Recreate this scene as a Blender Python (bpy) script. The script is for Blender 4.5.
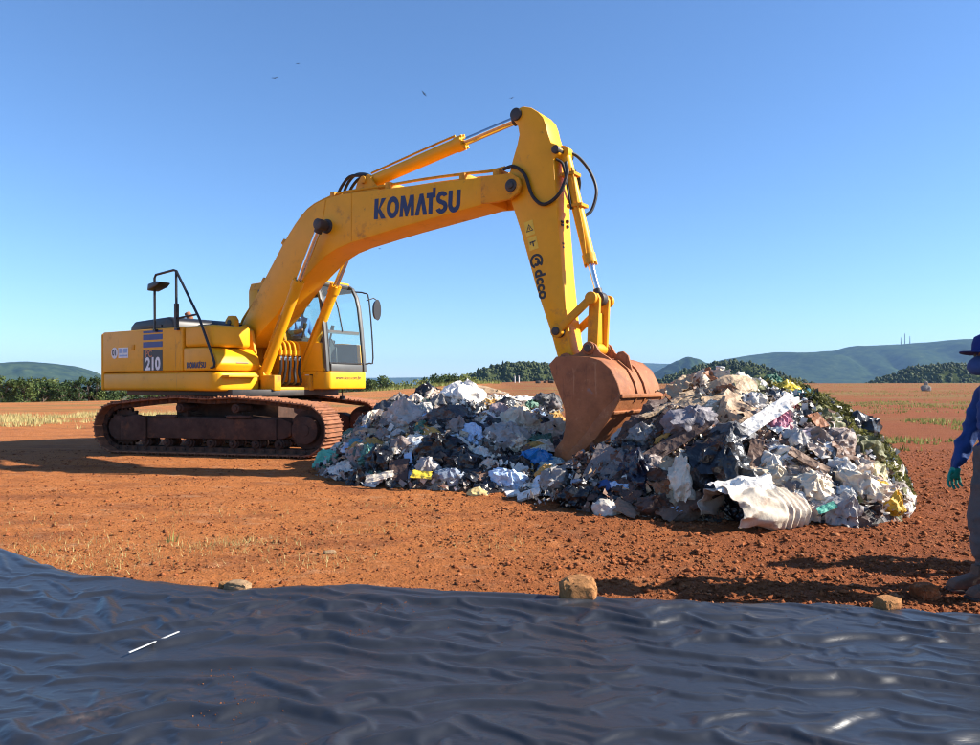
import bpy, bmesh, math, random
import numpy as np
from mathutils import Vector, Matrix

R = math.radians
random.seed(7)
sc = bpy.context.scene
for o in list(bpy.data.objects):
    bpy.data.objects.remove(o)
COL = sc.collection

# ------------------------------------------------------------------ camera
cam_d = bpy.data.cameras.new('camera')
cam = bpy.data.objects.new('camera', cam_d)
COL.objects.link(cam)
cam.location = (0, 0, 1.2)
cam.rotation_euler = (R(90), 0, 0)
cam_d.sensor_width = 36
cam_d.lens = 27.18
cam_d.shift_y = 0.0112
cam_d.clip_start = 0.05
cam_d.clip_end = 40000
sc.camera = cam

# ------------------------------------------------------------------ light
SUN_EL, SUN_BACK = 33.0, 4.0          # elevation; degrees behind the image plane (sun is to the right)
world = bpy.data.worlds.new('World')
sc.world = world
world.use_nodes = True
wn = world.node_tree
bg = wn.nodes['Background']
sky = wn.nodes.new('ShaderNodeTexSky')
sky.sky_type = 'NISHITA'
sky.sun_disc = False
sky.sun_elevation = R(SUN_EL)
sky.sun_rotation = R(90 + SUN_BACK)
sky.altitude = 300
sky.air_density = 1.0
sky.dust_density = 0.2
sky.ozone_density = 8.0
wn.links.new(sky.outputs[0], bg.inputs[0])
bg.inputs[1].default_value = 0.090

sun_d = bpy.data.lights.new('sun', 'SUN')
sun_d.energy = 5.0
sun_d.angle = R(0.5)
sun_d.color = (1.0, 0.93, 0.82)
sun = bpy.data.objects.new('sun', sun_d)
COL.objects.link(sun)
sdir = Vector((math.cos(R(SUN_EL)) * math.cos(R(SUN_BACK)), -math.cos(R(SUN_EL)) * math.sin(R(SUN_BACK)), math.sin(R(SUN_EL))))
sun.rotation_euler = (-sdir).to_track_quat('-Z', 'Y').to_euler()
sun.location = (60, -5, 40)

sc.view_settings.view_transform = 'Standard'
sc.view_settings.look = 'None'
sc.view_settings.exposure = 1.2
sc.view_settings.gamma = 1.0
sc.view_settings.use_curve_mapping = False
sc.cycles.max_bounces = 6
sc.cycles.diffuse_bounces = 3
sc.cycles.glossy_bounces = 3
sc.cycles.transmission_bounces = 4
sc.cycles.transparent_max_bounces = 12
sc.cycles.volume_bounces = 0
sc.cycles.use_denoising = True
sc.cycles.filter_width = 1.1

# ------------------------------------------------------------------ noise
_rs = np.random.RandomState(3)
_P = np.concatenate([_rs.permutation(256)] * 3)
_G = _rs.normal(size=(256, 3)); _G /= np.linalg.norm(_G, axis=1)[:, None]
def pn(x, y, z=0.0):
    """gradient noise, about -1..1"""
    x, y, z = np.broadcast_arrays(np.asarray(x, float), np.asarray(y, float), np.asarray(z, float))
    xi, yi, zi = np.floor(x).astype(int), np.floor(y).astype(int), np.floor(z).astype(int)
    xf, yf, zf = x - xi, y - yi, z - zi
    xi &= 255; yi &= 255; zi &= 255
    f = lambda t: t * t * t * (t * (t * 6 - 15) + 10)
    u, v, w = f(xf), f(yf), f(zf)
    r = 0.0
    for i in (0, 1):
        for j in (0, 1):
            for k in (0, 1):
                g = _G[_P[_P[_P[xi + i] + yi + j] + zi + k]]
                d = g[..., 0] * (xf - i) + g[..., 1] * (yf - j) + g[..., 2] * (zf - k)
                r = r + d * (u if i else 1 - u) * (v if j else 1 - v) * (w if k else 1 - w)
    return r * 1.6
def fbm(x, y, z=0.0, o=4):
    r = 0.0; a = 1.0; t = 0
    for i in range(o):
        r = r + a * pn(x * 2 ** i + 17.3 * i, y * 2 ** i + 5.1 * i, np.asarray(z) * 2 ** i); t += a; a *= .5
    return r / t
def ridge(x, y, z=0.0):
    return 1 - np.minimum(1, np.abs(pn(x, y, z)) * 1.6)
def tri(x, y, seed=0):
    """random heights joined by flat triangles: straight creases, flat facets"""
    xi, yi = np.floor(x).astype(int), np.floor(y).astype(int); fx, fy = x - xi, y - yi
    v = lambda i, j: _P[_P[(xi + i + seed * 29) & 255] + ((yi + j + seed * 7) & 255)] / 127.5 - 1
    a, b, c, d = v(0, 0), v(1, 0), v(0, 1), v(1, 1)
    return np.where(fx + fy < 1, a + (b - a) * fx + (c - a) * fy, d + (c - d) * (1 - fx) + (b - d) * (1 - fy))
def sst(a, b, x):
    t = np.clip((x - a) / (b - a), 0, 1)
    return t * t * (3 - 2 * t)

# ------------------------------------------------------------------ materials
def nodes_of(m):
    m.use_nodes = True
    nt = m.node_tree
    return nt, nt.nodes, nt.links, nt.nodes['Principled BSDF']
MATS = {}
def mat(name, col, rough=.55, metal=0., var=.18, scale=6., bump=0., bscale=30., dirt=None, spec=.5, rnd=0., coat=0., sheen=0., crumple=0.):
    """painted / plain surface: base colour with noise variation, optional dirt patches (colour, amount, scale) and relief"""
    if name in MATS: return MATS[name]
    m = bpy.data.materials.new(name); nt, N, L, b = nodes_of(m)
    tc = N.new('ShaderNodeTexCoord')
    n1 = N.new('ShaderNodeTexNoise'); n1.inputs['Scale'].default_value = scale; n1.inputs['Detail'].default_value = 6; n1.inputs['Roughness'].default_value = .65
    L.new(tc.outputs['Object'], n1.inputs['Vector'])
    mr = N.new('ShaderNodeMapRange'); mr.inputs[1].default_value = .3; mr.inputs[2].default_value = .7; mr.inputs[3].default_value = 1 - var; mr.inputs[4].default_value = 1 + var
    L.new(n1.outputs[0], mr.inputs[0])
    vm = N.new('ShaderNodeVectorMath'); vm.operation = 'SCALE'; vm.inputs[0].default_value = col
    L.new(mr.outputs[0], vm.inputs['Scale'])
    out = vm.outputs[0]
    if rnd:
        oi = N.new('ShaderNodeObjectInfo'); m2 = N.new('ShaderNodeMapRange'); m2.inputs[3].default_value = 1 - rnd; m2.inputs[4].default_value = 1 + rnd
        L.new(oi.outputs['Random'], m2.inputs[0])
        v2 = N.new('ShaderNodeVectorMath'); v2.operation = 'SCALE'; L.new(out, v2.inputs[0]); L.new(m2.outputs[0], v2.inputs['Scale']); out = v2.outputs[0]
    rsock = None
    for dd in (dirt or []):
        dc, amt, ds = dd[:3]
        n2 = N.new('ShaderNodeTexNoise'); n2.inputs['Scale'].default_value = ds; n2.inputs['Detail'].default_value = 8; n2.inputs['Roughness'].default_value = .72
        if len(dd) > 3:      # stretched: streaks and scrapes
            mp = N.new('ShaderNodeMapping'); mp.inputs['Scale'].default_value = dd[3]; L.new(tc.outputs['Object'], mp.inputs[0]); L.new(mp.outputs[0], n2.inputs['Vector'])
        else: L.new(tc.outputs['Object'], n2.inputs['Vector'])
        m3 = N.new('ShaderNodeMapRange'); m3.inputs[1].default_value = .68 - amt * .35; m3.inputs[2].default_value = .80 - amt * .25; m3.inputs[4].default_value = .9
        L.new(n2.outputs[0], m3.inputs[0])
        mx = N.new('ShaderNodeMix'); mx.data_type = 'RGBA'; mx.inputs['B'].default_value = (*dc, 1)
        L.new(m3.outputs[0], mx.inputs['Factor']); L.new(out, mx.inputs['A']); out = mx.outputs['Result']
        if rsock is None: rsock = m3.outputs[0]
    L.new(out, b.inputs['Base Color'])
    if rsock is not None and rough < .6:
        mr4 = N.new('ShaderNodeMapRange'); mr4.inputs[3].default_value = rough; mr4.inputs[4].default_value = .85
        L.new(rsock, mr4.inputs[0]); L.new(mr4.outputs[0], b.inputs['Roughness'])
    else:
        b.inputs['Roughness'].default_value = rough
    b.inputs['Metallic'].default_value = metal
    b.inputs['Specular IOR Level'].default_value = spec
    b.inputs['Coat Weight'].default_value = coat
    if sheen: b.inputs['Sheen Weight'].default_value = sheen
    if bump:
        nb = N.new('ShaderNodeTexNoise'); nb.inputs['Scale'].default_value = bscale; nb.inputs['Detail'].default_value = 6; nb.inputs['Roughness'].default_value = .7
        L.new(tc.outputs['Object'], nb.inputs['Vector'])
        bp = N.new('ShaderNodeBump'); bp.inputs['Strength'].default_value = bump; bp.inputs['Distance'].default_value = .02
        L.new(nb.outputs[0], bp.inputs['Height']); L.new(bp.outputs[0], b.inputs['Normal'])
    if crumple:
        # creased film: facets of two sizes
        hs = None
        for cs, amp in ((7., 1.), (20., .35)):
            dn = N.new('ShaderNodeTexNoise'); dn.inputs['Scale'].default_value = cs * .7; dn.inputs['Detail'].default_value = 2
            L.new(tc.outputs['Object'], dn.inputs['Vector'])
            va = N.new('ShaderNodeVectorMath'); va.operation = 'MULTIPLY_ADD'; va.inputs[1].default_value = (1.2 / cs,) * 3
            L.new(dn.outputs['Color'], va.inputs[0]); L.new(tc.outputs['Object'], va.inputs[2])
            vo = N.new('ShaderNodeTexVoronoi'); vo.inputs['Scale'].default_value = cs; L.new(va.outputs[0], vo.inputs['Vector'])
            mm = N.new('ShaderNodeMath'); mm.operation = 'MULTIPLY'; mm.inputs[1].default_value = amp; L.new(vo.outputs['Distance'], mm.inputs[0])
            if hs is None: hs = mm.outputs[0]
            else:
                ad = N.new('ShaderNodeMath'); ad.operation = 'ADD'; L.new(hs, ad.inputs[0]); L.new(mm.outputs[0], ad.inputs[1]); hs = ad.outputs[0]
        bp = N.new('ShaderNodeBump'); bp.inputs['Strength'].default_value = crumple; bp.inputs['Distance'].default_value = .045
        L.new(hs, bp.inputs['Height']); L.new(bp.outputs[0], b.inputs['Normal'])
    MATS[name] = m
    return m

# ------------------------------------------------------------------ objects
def tag(o, label=None, cat=None, group=None, kind=None):
    if label: o['label'] = label
    if cat: o['category'] = cat
    if group: o['group'] = group
    if kind: o['kind'] = kind
    return o
def link(o, parent=None):
    COL.objects.link(o)
    if parent is not None: o.parent = parent
    return o
def empty(name, loc=(0, 0, 0), rz=0.):
    o = bpy.data.objects.new(name, None); o.location = loc; o.rotation_euler = (0, 0, rz); o.empty_display_size = .2
    return link(o)
def smooth(me, ang=35):
    me.polygons.foreach_set('use_smooth', [True] * len(me.polygons))
    me.set_sharp_from_angle(angle=R(ang))
def obj(name, me, m=None, parent=None):
    if m is not None and not len(me.materials): me.materials.append(m)
    return link(bpy.data.objects.new(name, me), parent)
def np_mesh(name, V, quads=None, tris=None):
    """mesh straight from numpy arrays"""
    me = bpy.data.meshes.new(name)
    V = np.asarray(V, np.float32)
    me.vertices.add(len(V)); me.vertices.foreach_set('co', V.ravel())
    idx = []; tot = []
    if quads is not None and len(quads): idx.append(np.asarray(quads).ravel()); tot.append(np.full(len(quads), 4))
    if tris is not None and len(tris): idx.append(np.asarray(tris).ravel()); tot.append(np.full(len(tris), 3))
    idx = np.concatenate(idx).astype(np.int32); tot = np.concatenate(tot).astype(np.int32)
    st = np.concatenate([[0], np.cumsum(tot)[:-1]]).astype(np.int32)
    me.loops.add(len(idx)); me.loops.foreach_set('vertex_index', idx)
    me.polygons.add(len(tot)); me.polygons.foreach_set('loop_start', st); me.polygons.foreach_set('loop_total', tot)
    me.update(calc_edges=True); me.validate()
    return me
def grid_quads(nx, ny):
    i, j = np.meshgrid(np.arange(nx - 1), np.arange(ny - 1))
    a = (j * nx + i).ravel()
    return np.stack([a, a + 1, a + nx + 1, a + nx], 1)

def catmull(pts, n=6):
    P = [Vector(p) for p in pts]
    if len(P) < 3: return P
    Q = [P[0] * 2 - P[1]] + P + [P[-1] * 2 - P[-2]]
    out = []
    for i in range(1, len(Q) - 2):
        a, b, c, d = Q[i - 1:i + 3]
        for k in range(n):
            t = k / n
            out.append(.5 * ((2 * b) + (c - a) * t + (2 * a - 5 * b + 4 * c - d) * t * t + (3 * b - a - 3 * c + d) * t ** 3))
    out.append(P[-1])
    return out

class MB:
    """collects shapes for ONE mesh object"""
    def __init__(s): s.v = []; s.f = []
    def add(s, vs, fs):
        k = len(s.v); s.v += [tuple(v) for v in vs]; s.f += [tuple(i + k for i in f) for f in fs]; return s
    def box(s, x0, x1, y0, y1, z0, z1):
        return s.add([(x0, y0, z0), (x1, y0, z0), (x1, y1, z0), (x0, y1, z0), (x0, y0, z1), (x1, y0, z1), (x1, y1, z1), (x0, y1, z1)],
                     [(0, 3, 2, 1), (4, 5, 6, 7), (0, 1, 5, 4), (1, 2, 6, 5), (2, 3, 7, 6), (3, 0, 4, 7)])
    def prism(s, poly, y0, y1):
        """outline in (x, z), extruded along y"""
        a = sum(poly[i][0] * poly[(i + 1) % len(poly)][1] - poly[(i + 1) % len(poly)][0] * poly[i][1] for i in range(len(poly)))
        if a < 0: poly = poly[::-1]
        n = len(poly)
        vs = [(p[0], y0, p[1]) for p in poly] + [(p[0], y1, p[1]) for p in poly]
        fs = [tuple(range(n)), tuple(range(2 * n - 1, n - 1, -1))] + [((i + 1) % n, i, n + i, n + (i + 1) % n) for i in range(n)]
        return s.add(vs, fs)
    def plan(s, poly, z0, z1):
        """outline in (x, y), extruded along z"""
        a = sum(poly[i][0] * poly[(i + 1) % len(poly)][1] - poly[(i + 1) % len(poly)][0] * poly[i][1] for i in range(len(poly)))
        if a < 0: poly = poly[::-1]
        n = len(poly)
        vs = [(p[0], p[1], z0) for p in poly] + [(p[0], p[1], z1) for p in poly]
        fs = [tuple(range(n - 1, -1, -1)), tuple(range(n, 2 * n))] + [(i, (i + 1) % n, n + (i + 1) % n, n + i) for i in range(n)]
        return s.add(vs, fs)
    def tube(s, pts, rad, seg=8, n=0, cap=True):
        P = catmull(pts, n) if n else [Vector(p) for p in pts]
        rads = rad if isinstance(rad, (list, tuple)) else [rad] * len(P)
        if len(rads) != len(P):
            rads = list(np.interp(np.linspace(0, 1, len(P)), np.linspace(0, 1, len(rads)), rads))
        vs = []; fs = []; prev = None
        for i, p in enumerate(P):
            t = (P[min(i + 1, len(P) - 1)] - P[max(i - 1, 0)]).normalized()
            if prev is None:
                a = Vector((0, 0, 1)) if abs(t.z) < .9 else Vector((1, 0, 0))
                prev = t.cross(a).normalized()
            prev = (prev - t * prev.dot(t)).normalized(); q = t.cross(prev)
            for k in range(seg):
                w = 2 * math.pi * k / seg
                vs.append(p + (prev * math.cos(w) + q * math.sin(w)) * rads[i])
        for i in range(len(P) - 1):
            for k in range(seg):
                k2 = (k + 1) % seg
                fs.append((i * seg + k, i * seg + k2, (i + 1) * seg + k2, (i + 1) * seg + k))
        if cap:
            fs.append(tuple(range(seg - 1, -1, -1))); fs.append(tuple(range((len(P) - 1) * seg, len(P) * seg)))
        return s.add(vs, fs)
    def cyl(s, a, b, rad, seg=20): return s.tube([a, b], rad, seg)
    def ycyl(s, x, z, y0, y1, rad, seg=24): return s.tube([(x, y0, z), (x, y1, z)], rad, seg)
    def bar(s, pts, w, h, up=(0, 1, 0)):
        """rectangular bar along a path; w along 'up', h across"""
        P = [Vector(p) for p in pts]; vs = []; fs = []; up = Vector(up)
        for i, p in enumerate(P):
            t = (P[min(i + 1, len(P) - 1)] - P[max(i - 1, 0)]).normalized()
            c = t.cross(up).normalized()
            for a, b in ((-1, -1), (1, -1), (1, 1), (-1, 1)):
                vs.append(p + up * (a * w / 2) + c * (b * h / 2))
        for i in range(len(P) - 1):
            for k in range(4):
                k2 = (k + 1) % 4
                fs.append((i * 4 + k, i * 4 + k2, i * 4 + 4 + k2, i * 4 + 4 + k))
        fs.append((3, 2, 1, 0)); n = (len(P) - 1) * 4; fs.append((n, n + 1, n + 2, n + 3))
        return s.add(vs, fs)
    def mesh(s, name, bevel=0., seg=2, ang=35):
        me = bpy.data.meshes.new(name); me.from_pydata(s.v, [], s.f); me.update()
        bm = bmesh.new(); bm.from_mesh(me)
        bmesh.ops.recalc_face_normals(bm, faces=bm.faces)
        if bevel:
            es = [e for e in bm.edges if len(e.link_faces) == 2 and e.calc_face_angle(0) > R(25)]
            bmesh.ops.bevel(bm, geom=es, offset=bevel, segments=seg, affect='EDGES', profile=.5, clamp_overlap=True)
        bm.to_mesh(me); bm.free()
        smooth(me, ang)
        return me
    def build(s, name, m, parent=None, bevel=0., seg=2, ang=35):
        return obj(name, s.mesh(name, bevel, seg, ang), m, parent)

def text_mesh(body, size, thick=0., extrude=.001, align='CENTER', shear=0.):
    cu = bpy.data.curves.new('lettering', 'FONT'); cu.body = body; cu.size = size; cu.offset = thick; cu.extrude = extrude
    cu.align_x = align; cu.align_y = 'CENTER'; cu.shear = shear; cu.resolution_u = 3
    t = bpy.data.objects.new('lettering', cu)
    me = bpy.data.meshes.new_from_object(t)
    bpy.data.objects.remove(t); bpy.data.curves.remove(cu)
    return me

def ground_base(x, y):
    """large-scale ground height of the site: near slope and level working area"""
    return np.interp(y, [0, 4.0, 11.5, 14], [-.25, -.25, 0, 0])
LX = [-2.5, -2.19, -1.97, -1.74, -1.36, -.91, -.45, -.15, .15, .45, .76, 1.06, 1.4, 1.8, 2.1]
LZ = [0, .22, .52, .70, .88, .97, 1.0, 1.02, .97, .88, .82, .72, .50, .22, 0]
LF = [10.2, 9.7, 9.5, 9.3, 9.1, 8.9, 8.75, 8.75, 8.7, 8.7, 8.65, 8.6, 8.7, 8.9, 9.3]
RX = [.35, .7, 1.05, 1.4, 1.75, 2.05, 2.28, 2.55, 2.8, 3.22, 3.65, 3.9, 4.18, 4.4, 4.6, 4.8, 4.95, 5.08]
RZ = [0, .22, .40, .56, .76, .98, 1.12, 1.25, 1.30, 1.24, 1.20, 1.08, .94, .80, .62, .40, .20, 0]
RF = [8.1, 7.8, 7.55, 7.4, 7.3, 7.3, 7.25, 7.2, 7.15, 7.0, 6.97, 7.1, 7.35, 7.65, 8.0, 8.4, 8.7, 8.95]
RC = [8.5, 8.5, 8.5, 8.5, 8.5, 8.6, 8.8, 8.95, 9.0, 9.0, 9.0, 9.0, 9.0, 9.0, 9.0, 9.0, 9.0, 9.0]
def heap_height(x, y):
    """height of the two refuse heaps above the ground"""
    z1 = np.interp(x, LX, LZ); f1 = np.interp(x, LX, LF)
    s1 = np.where(y < 11.1, (11.1 - y) / (11.1 - f1), (y - 11.1) / 1.2)
    z2 = np.interp(x, RX, RZ); f2 = np.interp(x, RX, RF); c2 = np.interp(x, RX, RC)
    s2 = np.where(y < c2, (c2 - y) / (c2 - f2), (y - c2) / 1.3)
    h1 = z1 * (1 - np.clip(s1, 0, 1) ** 1.7); h2 = z2 * (1 - np.clip(s2, 0, 1) ** 1.7)
    return np.maximum(h1, h2)


# ------------------------------------------------------------------ ground
def plateau(x, y):
    """the worked field: nearly level, a red bank in the middle distance, falling away past its edge"""
    k = x / np.maximum(y, 1.0)
    slope = np.interp(k, [-.3, -.15, -.03, .08, .2, .7], [0, .002, .0122, .0145, .0085, .0085])
    edge = np.interp(k, [-.7, -.53, -.3, -.17, 0, .2, .7], [44, 50, 68, 98, 118, 150, 170])
    rise = slope * np.clip(np.minimum(y, edge) - 14, 0, None)
    drop = 4.5 * sst(0, 45, y - edge)
    return rise - drop - 6 * sst(300, 2000, y)
def ground_z(x, y):
    return ground_base(x, y) + plateau(x, y)
def ground_relief(x, y):
    near = 1 - sst(11, 22, y)
    rough = .45 + .55 * sst(-1.5, 1.5, x + .6 * fbm(x * .5, y * .5, 3., 2)) * (1 - .3 * sst(9, 13, y))
    rough = rough * (1 - .55 * sst(10.4, 11.2, y) * (1 - sst(13, 16, y)))
    z = .022 * fbm(x * .9, y * 1.6, 1.) * near
    z = z + rough * near * (.034 * fbm(x * 3.2, y * 5.5, 2., 3) + .022 * np.maximum(0, fbm(x * 9, y * 12, 4., 3)) ** 1.0 * 1.6)
    z = z + near * .026 * rough * (ridge(x * 2.2 + .4 * pn(x, y, 9.), y * 6.5, 6.) - .6)
    z = z + (1 - near) * .06 * fbm(x * .25, y * .25, 7., 3) * (1 - sst(60, 120, y))
    # soft furrows left by the tracks, running across in front of the machine
    z = z - .03 * np.exp(-((y - 7.0 - .12 * x - .1 * pn(x * .4, 2.)) / .12) ** 2) * near * sst(-4, -1, x)
    return z
def axis(lo, hi, step, far_lo, far_hi, grow):
    a = list(np.arange(lo, hi, step)); s = step
    while a[-1] < far_hi: s *= grow; a.append(a[-1] + s)
    s = step; b = []
    p = lo
    while p > far_lo: s *= grow; p -= s; b.append(p)
    return np.array(b[::-1] + a)
gx = axis(-8.0, 6.2, .034, -9000, 9000, 1.14)
gy = axis(4.2, 12.2, .028, -60, 9800, 1.045)
GX, GY = np.meshgrid(gx, gy)
GZ = ground_z(GX, GY) + ground_relief(GX, GY)
me = np_mesh('ground', np.stack([GX, GY, GZ], -1).reshape(-1, 3), grid_quads(len(gx), len(gy)))
me.polygons.foreach_set('use_smooth', [True] * len(me.polygons))

def soil_material():
    m = bpy.data.materials.new('red_soil'); nt, N, L, b = nodes_of(m)
    tc = N.new('ShaderNodeTexCoord')
    def noise(scale, detail=6, rough=.65, vec=None, mapping=None):
        n = N.new('ShaderNodeTexNoise'); n.inputs['Scale'].default_value = scale; n.inputs['Detail'].default_value = detail; n.inputs['Roughness'].default_value = rough
        src = tc.outputs['Object']
        if mapping:
            mp = N.new('ShaderNodeMapping'); mp.inputs['Scale'].default_value = mapping; L.new(src, mp.inputs[0]); src = mp.outputs[0]
        L.new(src, n.inputs['Vector']); return n.outputs[0]
    def rng(s, a, b_, c=0., d=1.):
        n = N.new('ShaderNodeMapRange'); n.inputs[1].default_value = a; n.inputs[2].default_value = b_; n.inputs[3].default_value = c; n.inputs[4].default_value = d; n.interpolation_type = 'SMOOTHSTEP'
        L.new(s, n.inputs[0]); return n.outputs[0]
    def mix(f, a, c):
        n = N.new('ShaderNodeMix'); n.data_type = 'RGBA'; L.new(f, n.inputs['Factor'])
        for s, k in ((a, 'A'), (c, 'B')):
            if isinstance(s, tuple): n.inputs[k].default_value = (*s, 1)
            else: L.new(s, n.inputs[k])
        return n.outputs['Result']
    def mul(a, c):
        n = N.new('ShaderNodeMath'); n.operation = 'MULTIPLY'
        L.new(a, n.inputs[0])
        if isinstance(c, float): n.inputs[1].default_value = c
        else: L.new(c, n.inputs[1])
        return n.outputs[0]
    def add(a, c):
        n = N.new('ShaderNodeMath'); n.operation = 'ADD'; L.new(a, n.inputs[0]); L.new(c, n.inputs[1]); return n.outputs[0]
    sep = N.new('ShaderNodeSeparateXYZ'); L.new(tc.outputs['Object'], sep.inputs[0])
    # dry dusty orange soil to the left, darker freshly turned red soil to the right
    wob = N.new('ShaderNodeMath'); wob.operation = 'MULTIPLY_ADD'; L.new(noise(.35, 4), wob.inputs[0]); wob.inputs[1].default_value = 5.0; L.new(sep.outputs[0], wob.inputs[2])
    side = rng(wob.outputs[0], .6, 5.6)
    c = mix(side, (.52, .180, .052), (.29, .086, .030))
    c = mix(mul(rng(noise(1.3, 6, .6, mapping=(.6, 1.6, 1)), .47, .70), .65), c, (.225, .070, .028))
    inv = N.new('ShaderNodeMath'); inv.operation = 'MULTIPLY_ADD'; inv.inputs[1].default_value = -.72; inv.inputs[2].default_value = 1.; L.new(side, inv.inputs[0]); dry = inv.outputs[0]
    c = mix(mul(mul(rng(noise(4.5, 8, .7, mapping=(.7, 1.4, 1)), .52, .72), dry), .7), c, (.58, .300, .150))
    c = mix(mul(rng(noise(24, 8, .75), .53, .68), .75), c, (.13, .044, .02))
    c = mix(mul(mul(rng(noise(60, 6, .75), .56, .7), dry), .6), c, (.62, .35, .19))
    # sparse dry growth tints the far field; woodland floor beyond
    far = rng(sep.outputs[1], 14, 40)
    c = mix(mul(mul(rng(noise(.16, 7, .7, mapping=(.5, 1.5, 1)), .44, .62), far), .75), c, (.22, .17, .055))
    farc = rng(sep.outputs[1], 160, 210)
    c = mix(farc, c, (.06, .075, .03))
    L.new(c, b.inputs['Base Color'])
    b.inputs['Roughness'].default_value = .95; b.inputs['Specular IOR Level'].default_value = .15
    bp = N.new('ShaderNodeBump'); bp.inputs['Strength'].default_value = 1.; bp.inputs['Distance'].default_value = .04
    L.new(add(add(noise(40, 8, .75), mul(noise(11, 6, .7), 1.8)), mul(noise(3.2, 7, .72, mapping=(.7, 1.5, 1)), 3.5)), bp.inputs['Height']); L.new(bp.outputs[0], b.inputs['Normal'])
    return m
SOIL = soil_material()
tag(obj('ground', me, SOIL), kind='structure')

# ------------------------------------------------------------------ hills
def hill_mesh(name, cx, cy, rx, ry, prof, z0, nx=120, ny=40, rough=.06, seed=0.):
    """a hill: ridge profile prof [(x offset, height)] along x, falling off to front and back over ry, with spurs and gullies"""
    xs = np.linspace(-rx, rx, nx); ys = np.linspace(-1, 1, ny)
    X, Y = np.meshgrid(xs, ys)
    H = np.interp(X, [p[0] for p in prof], [p[1] for p in prof])
    fall = np.cos(np.clip(np.abs(Y), 0, 1) * math.pi / 2) ** 1.3
    n = fbm(X / rx * 5 + seed, Y * 2.2, seed, 5); g = ridge(X / rx * 7 + seed + .5 * n, Y * 1.3, seed + 5)
    Z = H * (fall * (1 + rough * n * 2) - .8 * (g - .5) * fall * (1 - fall) * 1.6)
    V = np.stack([X + cx, Y * ry + cy, np.maximum(Z, -.05 * H) + z0], -1).reshape(-1, 3)
    return np_mesh(name, V, grid_quads(nx, ny)), (lambda: V)
def hill_mat(name, c1, c2, scale, c3=None):
    m = bpy.data.materials.new(name); nt, N, L, b = nodes_of(m)
    tc = N.new('ShaderNodeTexCoord'); n = N.new('ShaderNodeTexNoise'); n.inputs['Scale'].default_value = scale; n.inputs['Detail'].default_value = 9; n.inputs['Roughness'].default_value = .7
    L.new(tc.outputs['Object'], n.inputs[0])
    r = N.new('ShaderNodeValToRGB'); r.color_ramp.elements[0].position = .38; r.color_ramp.elements[0].color = (*c1, 1); r.color_ramp.elements[1].position = .62; r.color_ramp.elements[1].color = (*c2, 1)
    if c3:
        e = r.color_ramp.elements.new(.74); e.color = (*c3, 1)
    L.new(n.outputs[0], r.inputs[0]); L.new(r.outputs[0], b.inputs['Base Color']); b.inputs['Roughness'].default_value = 1; b.inputs['Specular IOR Level'].default_value = 0
    bp = N.new('ShaderNodeBump'); bp.inputs['Strength'].default_value = 1; bp.inputs['Distance'].default_value = 6 / max(scale * 100, 1)
    L.new(n.outputs[0], bp.inputs['Height']); L.new(bp.outputs[0], b.inputs['Normal'])
    return m
HM_near = hill_mat('hill_scrub', (.022, .032, .012), (.075, .088, .032), .05, (.16, .12, .05))
HM_far = hill_mat('hill_woodland', (.006, .015, .006), (.040, .062, .020), .020, (.14, .14, .055))
def hill(name, *a, m=None, **k):
    me, V = hill_mesh(name, *a, **k); me.polygons.foreach_set('use_smooth', [True] * len(me.polygons))
    tag(obj(name, me, m or HM_far), kind='structure'); return V()
# table hill on the left
hill('hill_left', -2.47e3 * .64, 2600, 420, 480, [(-420, 0), (-330, 10), (-205, 45), (-150, 72), (-105, 84), (-30, 84), (45, 78), (95, 62), (150, 38), (230, 12), (420, 0)], -8, rough=.05, seed=2.)
# long blue ridge on the right
prof = [(-2000, 0), (-1500, 15), (-1200, 30), (-900, 82), (-700, 142), (-537, 168), (-438, 180), (-216, 181), (-61, 192), (22, 217), (272, 225), (493, 246), (715, 255), (1000, 250), (1500, 180), (2000, 0)]
RIDGE = hill('ridge_right', 2000, 4100, 2000, 900, prof, -8, nx=220, rough=.035, seed=5.)
hill('hill_blue', 830, 3100, 300, 320, [(-300, 0), (-200, 26), (-110, 66), (-50, 104), (-5, 120), (40, 112), (110, 80), (200, 30), (300, 0)], -8, rough=.05, seed=9.)
hill('ridge_distant', 150, 6800, 2600, 900, [(-2600, 20), (-1600, 58), (-977, 62), (-600, 66), (-250, 80), (0, 110), (309, 194), (600, 206), (1045, 206), (1500, 190), (2600, 0)], -8, nx=160, rough=.02, seed=12.)
# nearer wooded knolls
KN = [('hill_wooded', 20, 560, 62, 60, [(-62, 0), (-45, 6), (-34, 11), (-22, 16), (-8, 19), (8, 20), (25, 19), (40, 15), (62, 3)], 21.),
      ('hill_wooded_right', 202, 640, 80, 60, [(-80, 0), (-60, 5), (-40, 13), (-20, 20), (5, 24), (30, 20), (50, 11), (70, 4), (80, 0)], 23.),
      ('hill_wooded_edge', 425, 700, 78, 60, [(-78, 0), (-55, 7), (-35, 15), (-10, 22), (15, 23.5), (40, 18), (60, 8), (78, 0)], 25.)]
KV = []
for nm, cx, cy, rx, ry, pf, sd in KN:
    KV.append((hill(nm, cx, cy, rx, ry, pf, -4.6, m=HM_near, nx=70, ny=40, rough=.05, seed=sd), cx, cy, rx, ry))

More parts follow.
